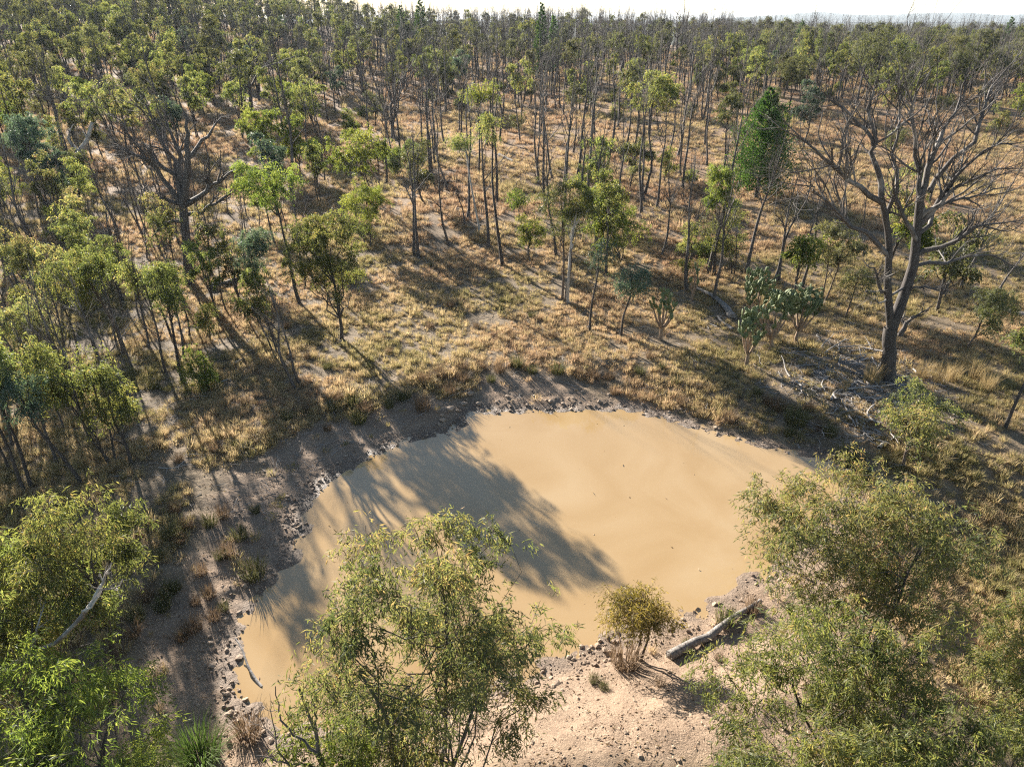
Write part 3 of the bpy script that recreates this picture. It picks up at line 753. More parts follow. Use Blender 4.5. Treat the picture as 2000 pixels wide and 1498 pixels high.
great_dead('dead_tree', 'thin leafless sapling with curved dark twigs over the low bright bush', (640,1580), [(640,1580),(630,1530),(622,1470)],
  [([(622,1472,0),(618,1430,0),(600,1390,0),(585,1345,0)], 4, 2)],
  [([(622,1470),(575,1440),(545,1390),(538,1340)], 3, (0, .2)), ([(618,1440),(612,1380),(625,1330)], 2.5, (0, -.2)), ([(640,1560),(570,1500),(540,1440),(528,1385)], 3, (0, .3)), ([(625,1500),(560,1490),(500,1475)], 2.5, (0, -.2))], 4.5, 'deaddark', rng, (2, 3))

# spreading dead trees on the slope
for (u, v, vt, bole, lab) in [(490,230,4,.34,'tall forked dead gum with a thick twisted trunk rising above the olive crowns'),
                        (768,272,78,.32,'dark spreading dead gum with wide arching limbs above the pale wattle'),
                        (142,262,122,.36,'curved dark dead gum with dense fine branches in front of the dull-green gum'),
                        (1745,150,-5,.4,'far dead gum with a many-branched grey top above the grey-green gums'),
                        (1322,120,-10,.45,'dark dead gum standing high over the far skyline')]:
    p, mpp = frame_at(u, v); h = height_to(p, vt); USED.append((p[0], p[1]))
    a, b = dead_meshes('spread', h*.97, rng, SPREAD, (rng.uniform(-.5, .5), 0), .05+.021*h, 'deaddark', bole)
    place_tree('spreading_dead_tree', lab, 'dead tree', p, a, b, crown_name='bare_crown')

# slim dead trees that can be picked out
DEAD = [(577,758,552,530,'thin dead pole at the bank top, taller of a crossed pair'), (587,751,566,565,'thin dead pole at the bank top, shorter of a crossed pair'),
 (87,575,2,452,'pale dead trunk leaning steeply against the others in the dead clump'), (105,582,45,290,'dark tall dead trunk in the clump beside the steeply leaning pale one'),
 (120,588,84,325,'grey dead trunk with bent top in the clump by the rusty-topped gum'), (141,588,102,378,'slim grey dead trunk at the edge of the dead clump'),
 (469,551,440,408,'thin dead trunk rising from the end of the dark fallen log'), (808,496,796,222,'slender dead trunk at the clearing edge, one of a close pair'),
 (817,503,824,214,'slender bent dead trunk at the clearing edge, wavier of a close pair'), (877,479,864,240,'thin straight dead trunk in the grass clearing'),
 (874,372,846,145,'tall dead trunk with pale upswept limbs above the clearing'), (954,484,946,152,'straight grey dead trunk in the clearing among leafy slim gums'),
 (908,442,896,328,'short dark dead trunk with crooked side branch'), (1079,348,1042,128,'dead tree with several rising stems beyond the umbrella-shaped sapling'),
 (1102,352,1116,150,'dead tree with a bent crooked top beside the many-stemmed one'), (1457,533,1500,188,'long leaning dead trunk passing in front of the dark cypress'),
 (1512,552,1545,262,'pale slim dead trunk by the cypress foot, taller of two together'), (1521,549,1530,300,'pale slim dead trunk by the cypress foot, shorter of two together'),
 (1384,533,1406,148,'tall slim dead trunk rising through the loose light-green gum'), (1841,581,1912,272,'blackened leaning dead trunk behind the great dead tree'),
 (1949,571,1988,420,'thin leaning dead trunk near the fallen logs in open grass'), (228,446,188,238,'leaning dead trunk with many thin twigs near the spreading dead gum'),
 (1290,500,1292,300,'dead pole beside the wide yellow-green bushy gum'), (1180,425,1172,270,'forked dead trunk above the blue-leaved saplings'),
 (38,560,8,372,'dead stem with pale bark at the thin edge of the dead clump'), (1352,512,1358,330,'thin wavering dead pole above the white log'), (1563,500,1582,340,'thin dead pole on dry grass past the cypress'),
 (1680,470,1668,330,'crooked thin dead trunk under the left limbs of the great dead tree'), (768,330,760,150,'dark dead trunk beside the wide arching dead gum')]
rng = np.random.default_rng(23)
for (u, v, tu, vt, lab) in DEAD:
    p, mpp = frame_at(u, v); h = height_to(p, vt)*1.0; USED.append((p[0], p[1]))
    a, b = dead_meshes('slim', h*1.02, rng, SLIM, ((tu-u)*mpp, rng.uniform(-.5, .5)), None, 'deaddark' if rng.random() < .6 else 'dead', .45)
    place_tree('dead_tree', lab, 'dead tree', p, a, b, crown_name='bare_crown')

# ------------------------------------------------------------------ the wood on the slope: copies of a few kinds
rng = np.random.default_rng(31)
GUMV = []
for i, (h, cbf, rx, nc, nl, lm, shp, st, look) in enumerate([
   (10.5, .40, 1.9, 10, 3600, 'gum', 'dome', 1, 'single-trunked olive gum with domed crown'), (9.0, .34, 1.7, 9, 3200, 'gum', 'dome', 2, 'two-stemmed leafy olive gum'),
   (11.5, .50, 1.9, 9, 2900, 'grey', 'flat', 1, 'high flat-crowned grey-green gum'), (8.0, .25, 1.5, 9, 3000, 'grey', 'column', 1, 'grey-green gum leafy down its trunk'),
   (10.0, .42, 1.6, 8, 2200, 'gumred', 'dome', 1, 'brown-tinged gum with a thin crown'), (12.0, .38, 2.4, 12, 4400, 'gum', 'dome', 2, 'large broad-crowned olive gum'),
   (7.0, .2, 1.8, 12, 4400, 'lime', 'dome', 2, 'young yellow-green gum with a bushy crown'), (6.8, .42, 1.1, 8, 2600, 'lime', 'column', 1, 'slender light-green sapling with tufted top'), (9.5, .38, 2.0, 12, 4600, 'blue', 'dome', 1, 'dull blue-green gum with a rounded crown')]):
    GUMV.append((live_meshes('wood_gum', lm, 'bark', h=h, cb=cbf*h, ox=rng.uniform(-.6, .6), oy=0, rx=rx, nclump=nc, nleaf=nl, ll=.26, lw=.085, rng=rng, ntwig=6, stems=st, shape=shp), look, h))
DEADV = []
for i, (h, look) in enumerate([(13, 'tall slim dead tree with upswept twigs'), (11.5, 'slim bare dead tree with a leaning top'), (12.5, 'straight dead pole with short broken twigs'), (10, 'short bare dead tree with a forked top'),
                               (14, 'bushy-headed tall grey dead tree'), (9, 'thin grey dead sapling')]):
    DEADV.append((dead_meshes('wood_dead', h, rng, SLIM, (rng.uniform(-1.2, 1.2), rng.uniform(-1, 1)), None, 'deaddark' if i % 2 else 'dead', [.5, .45, .65, .35, .4, .5][i]), look, h))
SHRV = []
for i, (h, lm, look) in enumerate([(2.6, 'gum', 'small olive gum bush'), (2.0, 'lime', 'small yellow-green gum bush'), (3.2, 'grey', 'grey-green gum sapling bush')]):
    SHRV.append((live_meshes('wood_shrub', lm, 'bark', h=h, cb=.15*h, ox=0, oy=0, rx=.42*h, nclump=8, nleaf=1500, ll=.22, lw=.07, rng=rng, ntwig=6, stems=3), look, h))

CLEAR = [(700,430),(820,450),(900,430),(1020,480),(1090,540),(1300,560),(1440,600),(1700,620),(2100,610),(2100,1700),(-100,1700),(-100,1000),(120,960),(220,860),(330,770),(440,690),(560,630),(640,560)]
OPEN = [(1530,190),(1700,235),(1760,220),(2100,250),(2100,600),(1560,600),(1500,430),(1530,300)]
GAP = [(950,270),(1080,290),(1060,430),(950,430)]
def px_in(poly, u, v): return sdf(poly, np.array([u]), np.array([v]))[0] < 0
cnt = {'gum': 0, 'dead': 0, 'shrub': 0}
LAND = [(at(u_, v_), nm_) for u_, v_, nm_ in [(1476,388,'large dark cypress'), (1734,742,'great dead tree'), (369,554,'low-limbed dead gum'), (490,230,'tall forked dead gum'), (768,272,'arching dead gum'),
   (806,336,'silvery wattle'), (620,278,'umbrella-topped gum'), (98,245,'large dull-green gum'), (151,352,'pale forked trunk'), (105,582,'leaning dead clump'), (935,342,'golden-tufted gum'), (1259,380,'arching-crowned gum'),
   (1079,348,'many-stemmed dead tree'), (1690,255,'broad grey gum stand'), (1056,155,'pointed cypress'), (826,120,'skyline cypress pair'), (1888,680,'round-crowned sapling'), (528,340,'bushy olive gum'), (1552,140,'far dark cypress'), (256,135,'olive crowns on the rise'), (1968,190,'ragged grey gum'), (378,205,'flat-topped gum')]]
def far_zone(x, y):
    d_ = [((x-q[0])**2 + (y-q[1])**2, nm_, q) for q, nm_ in LAND]; d_, nm_, q = min(d_, key=lambda t: t[0])
    return ('beside the ' if d_ < 12**2 else ('uphill of the ' if y > q[1] else 'downhill of the ')) + nm_
tries = 0
LIM = {'gum': 225, 'dead': 262, 'shrub': 90}
while tries < 9000 and (cnt['gum'] < LIM['gum'] or cnt['dead'] < LIM['dead'] or cnt['shrub'] < LIM['shrub']):
    tries += 1
    y = 26 + 192*rng.random()**.9; x = rng.uniform(-.80, .80)*y
    z = gz(x, y); u, v = project((x, y, z))
    if px_in(CLEAR, u, v): continue
    if px_in(OPEN, u, v) and rng.random() > .10: continue
    if px_in(GAP, u, v) and rng.random() > .3: continue
    if u < 420 and v > 600 and rng.random() < .80: continue
    if v < 190 and rng.random() < .35: continue
    if 170 < u < 510 and 330 < v < 600: continue
    if y < 75 and x < -8 and rng.random() < .35: continue
    if (1405 < u < 1560 and 390 < v < 600) or (560 < u < 780 and 420 < v): continue
    if any((x-a)**2 + (y-b)**2 < 1.7**2 for a, b in USED): continue
    left = float(smooth(900, 450, u)); right = float(smooth(1250, 1600, u))
    pg = .14 + .32*left + .36*right
    if u < 700 and v > 330: pg = .66
    kind = 'shrub' if rng.random() < .13 else ('gum' if rng.random() < pg else 'dead')
    if 700 < u < 1500 and 230 < v < 480 and kind == 'gum' and rng.random() < .6: kind = 'dead'
    if cnt[kind] >= LIM[kind]: continue
    cnt[kind] += 1; USED.append((x, y))
    sc = rng.uniform(.75, 1.12)*(1.12 if kind == 'dead' else 1)*(.62 if y < 52 and x < -8 else 1); rz = rng.uniform(0, 6.28)
    if kind == 'gum':
        w = np.array([1.2, 1.0, .6, .8, .9, .5, .9, 1.6 if y < 75 else .5, .5]) if left > .5 else np.array([.6, .6, 1.3, 1.2, .8, .6, .4, .5, .4]); w /= w.sum()
        (a, b), look, h = GUMV[rng.choice(len(GUMV), p=w)]
        place_tree('gum_tree', look + ' ' + far_zone(x, y), 'tree', (x, y, z), a, b, look + ' ' + far_zone(x, y), rz, sc)
    elif kind == 'dead':
        (a, b), look, h = DEADV[rng.integers(len(DEADV))]
        place_tree('dead_tree', look + ' ' + far_zone(x, y), 'dead tree', (x, y, z), a, b, look + ' ' + far_zone(x, y), rz, sc, 'bare_crown')
    else:
        (a, b), look, h = SHRV[rng.integers(len(SHRV))]
        place_tree('gum_shrub', look + ' ' + far_zone(x, y), 'shrub', (x, y, z), a, b, look + ' ' + far_zone(x, y), rz, sc)

# thin saplings and bare stems crowding the near wood edge
SAPV = [(live_meshes('sapling', lm, 'bark', h=h, cb=cbf*h, ox=rng.uniform(-.3, .3), oy=0, rx=rx, nclump=7, nleaf=nl, ll=.17, lw=.05, rng=rng, ntwig=6, stems=1, shape='column', r0=.055), look) for h, cbf, rx, nl, lm, look in
        [(6.4, .45, .95, 2600, 'gum', 'slender olive sapling'), (5.4, .40, .85, 2200, 'lime', 'slender yellow-green sapling'), (7.0, .5, 1.0, 2600, 'gumred', 'slender brown-tinged sapling')]]
STEMV = [(dead_meshes('stem', h, rng, SLIM, (rng.uniform(-.9, .9), rng.uniform(-.6, .6)), .05+.004*h, 'deaddark' if i % 2 else 'dead', .4), look) for i, (h, look) in
         enumerate([(7.5, 'thin leafless stem with fine upright twigs'), (6.2, 'thin leafless stem leaning over'), (8.6, 'tall thin leafless stem with a forked head')])]
EDGE = [(15,300),(330,280),(560,420),(640,470),(545,600),(430,665),(330,735),(215,830),(120,925),(15,960)]
SMALL = [(241,695,'leaning reddish-trunked gum'), (364,663,'twin-stemmed sapling'), (541,694,'double-stemmed gum'), (217,902,'three-stemmed gum'), (105,582,'leaning dead clump'), (155,762,'orange-tinged gum'), (369,554,'low-limbed dead gum'), (151,352,'pale forked trunk'), (497,565,'round blue-green gum'), (12,730,'rusty-topped gum')]
SMALL = [(at(u_, v_), nm_) for u_, v_, nm_ in SMALL]
made = 0; tries = 0
while made < 92 and tries < 3000:
    tries += 1
    u = rng.uniform(0, 640); v = 290 + 670*rng.random()
    if not px_in(EDGE, u, v): continue
    p = at(u, v)
    if any((p[0]-a)**2 + (p[1]-b)**2 < 1.1**2 for a, b in USED): continue
    USED.append((p[0], p[1])); made += 1
    q, nm_ = min(SMALL, key=lambda t: (t[0][0]-p[0])**2 + (t[0][1]-p[1])**2)
    dead = rng.random() < .66 or (190 < u < 500 and v < 560); (a, b), look = STEMV[rng.integers(3)] if dead else SAPV[rng.integers(3)]
    lab = look + (' uphill of the ' if p[1] > q[1] else ' downhill of the ') + nm_
    place_tree('dead_sapling' if dead else 'gum_sapling', lab, 'dead tree' if dead else 'tree', p, a, b, lab, rng.uniform(0, 6.28), rng.uniform(.75, 1.15), 'bare_crown' if dead else 'crown')

# ------------------------------------------------------------------ scattered stuff through geometry nodes
def proto_collection(name, meshes):
    c = bpy.data.collections.new(name)
    for i, me in enumerate(meshes):
        c.objects.link(bpy.data.objects.new('%s_%02d' % (name, i), me))
    return c
def scatter(name, P, rot, scl, idx, tone, coll):
    me = bpy.data.meshes.new(name); n = len(P)
    me.vertices.add(n); me.vertices.foreach_set('co', np.ascontiguousarray(P, np.float32).ravel())
    for nm, ty, arr, key in (('rot', 'FLOAT_VECTOR', rot, 'vector'), ('scl', 'FLOAT_VECTOR', scl, 'vector'), ('idx', 'INT', idx, 'value'), ('tone', 'FLOAT', tone, 'value')):
        a = me.attributes.new(nm, ty, 'POINT')
        a.data.foreach_set(key, np.ascontiguousarray(arr, np.int32 if ty == 'INT' else np.float32).ravel())
    me.update()
    o = obj(name, me); o['kind'] = 'stuff'
    g = bpy.data.node_groups.new(name, 'GeometryNodeTree')
    g.interface.new_socket('Geometry', in_out='INPUT', socket_type='NodeSocketGeometry')
    g.interface.new_socket('Geometry', in_out='OUTPUT', socket_type='NodeSocketGeometry')
    N, L = g.nodes, g.links
    gi = N.new('NodeGroupInput'); go = N.new('NodeGroupOutput'); ip = N.new('GeometryNodeInstanceOnPoints'); ci = N.new('GeometryNodeCollectionInfo')
    ci.inputs['Collection'].default_value = coll; ci.inputs['Separate Children'].default_value = True; ci.inputs['Reset Children'].default_value = True
    ip.inputs['Pick Instance'].default_value = True
    def na(nm, ty):
        q = N.new('GeometryNodeInputNamedAttribute'); q.data_type = ty; q.inputs['Name'].default_value = nm; return q.outputs['Attribute']
    L.new(gi.outputs[0], ip.inputs['Points']); L.new(ci.outputs[0], ip.inputs['Instance'])
    L.new(na('idx', 'INT'), ip.inputs['Instance Index']); L.new(na('scl', 'FLOAT_VECTOR'), ip.inputs['Scale'])
    er = N.new('FunctionNodeEulerToRotation'); L.new(na('rot', 'FLOAT_VECTOR'), er.inputs[0]); L.new(er.outputs[0], ip.inputs['Rotation'])
    L.new(ip.outputs[0], go.inputs[0])
    md = o.modifiers.new('scatter', 'NODES'); md.node_group = g
    return o

def tuft(name, nb, h, r, w, lean, mat, rng, lay=0.0):
    """a clump of blades, each a bent strip of three triangles"""
    a = rng.uniform(0, 6.28, nb); rr = r*.55*np.sqrt(rng.random(nb)); base = np.stack([np.cos(a)*rr, np.sin(a)*rr, np.full(nb, -.02)], 1)
    a2 = a + rng.normal(0, .5, nb); out = np.stack([np.cos(a2), np.sin(a2), np.zeros(nb)], 1)
    hh = h*rng.uniform(.5, 1.1, nb)[:, None]; ln = rng.uniform(.2, 1.0, nb)[:, None]*lean
    out = out + np.array([[lay, 0, 0]])
    side = np.stack([-np.sin(a2 + rng.normal(0, .6, nb)), np.cos(a2), np.zeros(nb)], 1)*w*.5
    m = base + out*hh*ln*.38 + np.array([0, 0, 1])*hh*.58; tip = base + out*hh*ln*1.0 + np.array([0, 0, 1])*hh*(1-.30*ln)
    V = np.stack([base-side, base+side, m+side*.8, m-side*.8, tip], 1).reshape(-1, 3)
    i = np.arange(nb)[:, None]*5
    Q = i + np.array([[0, 1, 2, 3]]); T = i + np.array([[3, 2, 4]])
    return np_mesh(name, V, [Q, T], mat, np.repeat(rng.random(nb), 5), False)

rng = np.random.default_rng(41)
TU = [tuft('grass_tuft', 34, .22, .34, .022, .9, M['grass'], rng), tuft('grass_tuft', 40, .30, .30, .020, .7, M['grass'], rng), tuft('grass_tuft', 44, .42, .28, .018, .6, M['grass'], rng),
      tuft('grass_tuft', 30, .15, .42, .026, 1.1, M['grass'], rng), tuft('grass_tuft', 44, .36, .40, .018, 1.0, M['grass'], rng, .3)]
gc = proto_collection('grass_tufts', TU)
# far grass: broader clumps
def band(n, y0, y1, smin, smax, pw):
    y = y0 + (y1-y0)*rng.random(n)**pw; x = rng.uniform(-.80, .80, n)*(y+5)
    return x, y, rng.uniform(smin, smax, n)
bands = [band(52000, 14, 62, .65, 1.25, .9), band(42000, 60, 125, 1.0, 1.9, .9), band(20000, 120, 250, 1.7, 3.0, .8)]
X = np.concatenate([b[0] for b in bands]); Y = np.concatenate([b[1] for b in bands]); SC = np.concatenate([b[2] for b in bands])
Z, Dp = ground_full(X, Y)
bd = np.full(X.shape, 50.); nn = (np.abs(X) < 40) & (Y < 60); bd[nn] = sdf(BARE, X[nn], Y[nn])
clump = vnoise(X/1.3, Y/1.3, 81)*.6 + vnoise(X/3.7, Y/3.7, 83)*.4
keep = (Dp > .7) & (clump + .25*rng.random(len(X)) > .47) & ((bd > .4) | (rng.random(len(X)) < .035))
keep &= ~((bd < 4) & (Y < 21) & (X > -4) & (X < 14) & (rng.random(len(X)) < .75))
lit_ = at(1690,748); lit2 = at(1705,860)
keep &= ~(((X-lit_[0])**2/30 + (Y-lit_[1])**2/12 < 1) & (rng.random(len(X)) < .7))
X, Y, Z, SC, bd, clump = [q[keep] for q in (X, Y, Z, SC, bd, clump)]; n = len(X)
nearw = smooth(75, 50, Y)
tone = .66 - .09*nearw + .55*fbm(X/7, Y/7, 91, 3) + rng.normal(0, .09, n)
# greener sward in the clearing between the gums and the pond
gm = np.exp(-(((X+3)/13)**2 + ((Y-42)/9)**2)); tone -= .06*gm
tone -= .10*smooth(20, -40, X)*smooth(110, 60, Y)
SC = SC*(.7 + .5*clump)
big = rng.random(n) < .05; SC[big] *= 1.5
grass = scatter('dry_grass', np.stack([X, Y, Z], 1), np.stack([rng.normal(0, .12, n), rng.normal(0, .12, n), rng.uniform(0, 6.28, n)], 1), np.stack([SC, SC, SC*rng.uniform(.7, 1.15, n)], 1), rng.choice(5, n, p=[.28, .24, .14, .22, .12]), np.clip(tone, .02, .98), gc)

# clods and pebbles on the bare bank
def stone_mesh(name, mat, rng):
    import bmesh
    bm = bmesh.new(); bmesh.ops.create_icosphere(bm, subdivisions=1, radius=1)
    for v in bm.verts: v.co = v.co*float(rng.uniform(.68, 1.15)); v.co.z *= .62
    me = bpy.data.meshes.new(name); bm.to_mesh(me); bm.free(); me.materials.append(mat); return me
STN = [stone_mesh('pebble', M['stone' if i > 2 else 'clod'], rng) for i in range(6)]
sc_ = proto_collection('pebbles', STN)
n = 130000; X = rng.uniform(-17, 18, n); Y = rng.uniform(11, 42, n); Z, Dp = ground_full(X, Y); bd = sdf(BARE, X, Y)
pr_ = np.exp(-(np.abs(Dp-.35)/.45)**2)*(.22 + .33*smooth(20, 28, Y)) + .30*(bd < .3)
pr_ *= (.35 + .9*vnoise(X/1.8, Y/1.8, 95))
keep = (Dp > -.25) & (rng.random(n) < pr_); X, Y, Z, Dp = X[keep], Y[keep], Z[keep], Dp[keep]; n = len(X)
s = np.where(np.abs(Dp-.3) < .8, rng.lognormal(-3.55, .72, n), rng.lognormal(-3.95, .55, n)); s = np.clip(s, .010, .13)
scatter('gravel_and_clods', np.stack([X, Y, np.maximum(Z, WATER_Z-.04) + s*.08], 1), np.stack([rng.normal(0, .4, n), rng.normal(0, .4, n), rng.uniform(0, 6.28, n)], 1), np.stack([s, s*rng.uniform(.7, 1.2, n), s], 1), np.where(np.abs(Dp-.3) < .8, rng.integers(0, 6, n), rng.integers(3, 6, n)), np.full(n, .5), sc_)

# fallen leaves on the ground
n = 26000; Yl = 9 + 40*rng.random(n)**1.5; Xl = rng.uniform(-.85, .85, n)*(Yl+3); Zl, Dl = ground_full(Xl, Yl)
fl_ = (Dl < -.3) & (rng.random(n) < .02); Zl = np.where(fl_, WATER_Z - .012, Zl)
kl = fl_ | (Dl > .5) & (vnoise(Xl/1.1, Yl/1.1, 97) + .3*rng.random(n) > .5); Xl, Yl, Zl = Xl[kl], Yl[kl], Zl[kl]; n = len(Xl); al = rng.uniform(0, 6.28, n)
Vl, Fl = leaves(np.stack([Xl, Yl, Zl+.02], 1), np.stack([np.cos(al), np.sin(al), rng.normal(.1, .25, n)], 1), rng.uniform(.08, .17, n), rng.uniform(.025, .05, n), rng)
M['litter'] = leaf_mat('fallen_leaf', [(0, (.09, .055, .035)), (.5, (.22, .14, .085)), (1, (.40, .32, .23))], trans=.15, rough=.8)
ll_ = obj('leaf_litter', np_mesh('leaf_litter', Vl, [Fl], M['litter'], np.repeat(rng.random(n), 4), False)); ll_['kind'] = 'stuff'

# far wood beyond the trees that can be told apart
fw_objs = []
def joined(tm):
    ma, mb = tm
    return ma, mb
FWM = [m_ for (tm, l_, h_) in GUMV[:5] for m_ in tm] + [m_ for (tm, l_, h_) in DEADV[:5] for m_ in tm]
fc = proto_collection('far_wood_kinds', FWM)
n = 4600; Y = 130 + 210*rng.random(n)**.75; X = rng.uniform(-.80, .80, n)*Y; Z, _ = ground_full(X, Y)
f_ = Y*CP - (Z-CAM_H)*SP; uf = 1000 + F_PX*X/f_; vf = 749 - F_PX*(Y*SP + (Z-CAM_H)*CP)/f_
kf = ~((sdf(OPEN, uf, vf) < 0) & (rng.random(n) > .08)); X, Y, Z = X[kf], Y[kf], Z[kf]; n = len(X)
left = smooth(.05, -.4, X/Y); right = smooth(.15, .4, X/Y); gumk = rng.random(n) < .12 + .26*left + .34*right
k = np.where(gumk, rng.integers(0, 5, n), 5 + rng.integers(0, 5, n)); rzf = rng.uniform(0, 6.28, n); scf = rng.uniform(.75, 1.05, n)
P2 = np.repeat(np.stack([X, Y, Z], 1), 2, 0); I2 = np.stack([k*2, k*2+1], 1).ravel()
R2 = np.repeat(np.stack([rzf*0, rzf*0, rzf], 1), 2, 0); S2 = np.repeat(np.stack([scf]*3, 1), 2, 0)
scatter('far_woodland', P2, R2, S2, I2, np.zeros(2*n), fc)

# ------------------------------------------------------------------ tussocks that stand out
rng = np.random.default_rng(51)
TUS = {'brown': [tuft('tussock', 170, .75, .55, .016, .75, M['tus_brown'], rng) for _ in range(3)],
       'olive': [tuft('tussock', 190, .70, .60, .018, .70, M['tus_olive'], rng) for _ in range(3)],
       'straw': [tuft('tussock', 200, 1.5, .75, .014, .45, M['tus_straw'], rng, .35) for _ in range(2)],
       'green': [tuft('tussock', 420, 1.0, .8, .016, .95, M['tus_green'], rng) for _ in range(1)]}
for k_, L_ in TUS.items():
    for me in L_:
        a = me.attributes.new('tone', 'FLOAT', 'POINT'); a.data.foreach_set('value', np.full(len(me.vertices), .5, np.float32))
def tussock(u, v, kind, label, scale=1.0, group=None):
    if group and kind == 'olive': label = label.replace('rust-brown', 'olive-green').replace('wispy brown', 'wispy olive').replace('coarse dry', 'coarse olive').replace('small dry', 'small olive')
    if group and kind == 'brown': label = label.replace('shaded olive', 'shaded brown')
    p = at(u, v); o = obj('grass_tussock', TUS[kind][rng.integers(len(TUS[kind]))], None, tuple(p), rng.uniform(0, 6.28) if kind != 'straw' else rng.uniform(-.4, .4), scale)
    tag(o, label, 'grass', group)
tussock(392,1486,'green','big bright green spiky tussock on the near muddy bank', 1.15)
tussock(1700,748,'straw','tall pale straw tussock leaning at the foot of the great dead tree', 1.05)
for u, v in [(1800,738),(1832,748),(1858,742),(1905,742),(1925,762),(1880,722)]:
    tussock(u, v, 'straw', 'tall pale straw grass clump in the row beyond the great dead tree', rng.uniform(.75, 1.0), 'straw clumps beyond the great dead tree')
for u, v in [(1960,1240),(1990,1200),(1930,1270)]:
    tussock(u, v, 'straw', 'pale arching grass clump on the shaded side of the dam wall', rng.uniform(.7, .9), 'grass clumps beside the dam wall')
tussock(1425,822,'brown','dark brown tussock close to the far water edge', 1.15); tussock(1553,828,'olive','wide olive tussock between far water edge and fallen branches', 1.5)
tussock(1520,800,'brown','reddish tussock behind the wide olive one by the water', 1.2); tussock(1655,905,'olive','tall dark green tussock at the pond corner under the young gum', 1.7)
tussock(1688,935,'olive','low dark green tussock beside the tall one at the pond corner', 1.1); tussock(1220,1298,'brown','round dry brown tussock under the golden shrub', 1.35)
tussock(1470,1195,'brown','spiky brown tussock at the far end of the grey log', .9); tussock(825,800,'brown','grey-brown spiky tussock on the eroded bank', 1.35)
tussock(496,1125,'olive','green-brown tussock on the left water edge', 1.25); tussock(486,1440,'brown','dark tussock at the near left water corner', 1.2)
tussock(1415,1215,'olive','olive tussock leaning on the grey log', .9)
for u, v in [(880,770),(905,745),(960,745),(1040,728),(860,735),(830,745),(900,720),(940,718),(975,725),(1010,715),(1090,728),(790,780),(760,795),(715,805),(700,825),(650,800),(660,780),(690,790),(1130,730),(1160,738)]:
    tussock(u, v, 'brown' if rng.random() < .65 else 'olive', 'rust-brown tussock along the lip of the eroded far bank', rng.uniform(.7, 1.25), 'tussocks along the lip of the far bank')
for u, v in [(345,1040),(352,1060),(330,1050),(365,1030),(340,1000),(410,1025),(435,1010),(430,1090),(445,1085),(330,1160),(345,1150),(318,1190),(382,1180),(378,1230),(437,1190),(420,1210),(357,1250),(270,1210),(262,1240),(410,1165),(290,1170),(470,1050),(500,1000),(310,1090),(395,1120)]:
    tussock(u, v, 'brown' if rng.random() < .6 else 'olive', 'wispy brown tussock on the bare left bank', rng.uniform(.55, .95), 'tussocks scattered over the bare left bank')
for u, v in [(1250,730),(1290,720),(1320,750),(1360,760),(1190,740),(1480,770),(1500,790),(1580,800),(1600,840),(1620,850),(1330,790),(1270,700),(1200,770),(1540,850)]:
    tussock(u, v, 'olive' if rng.random() < .6 else 'brown', 'shaded olive tussock on the far bank below the cactus clump', rng.uniform(.6, 1.0), 'tussocks on the far bank below the cacti')
for u, v in [(560,640),(600,700),(640,720),(480,790),(520,850),(560,820),(460,870),(420,880),(350,900),(640,840),(600,800),(760,690),(720,720),(840,640),(930,640),(880,600),(980,590),(1040,620),(1080,660),(1130,560),(1000,660),(1060,700),(700,600),(790,560),(840,520)]:
    tussock(u, v, 'brown' if rng.random() < .7 else 'olive', 'coarse dry tussock in the open grass between gums and pond', rng.uniform(.5, .85), 'tussocks in the open grass')
for u, v in [(1290,1340),(1180,1345),(1340,1260),(1405,1290),(1160,1330)]:
    tussock(u, v, 'brown' if rng.random() < .5 else 'olive', 'small dry tussock on the pale dirt of the dam wall', rng.uniform(.4, .6), 'tussocks on the dam wall')

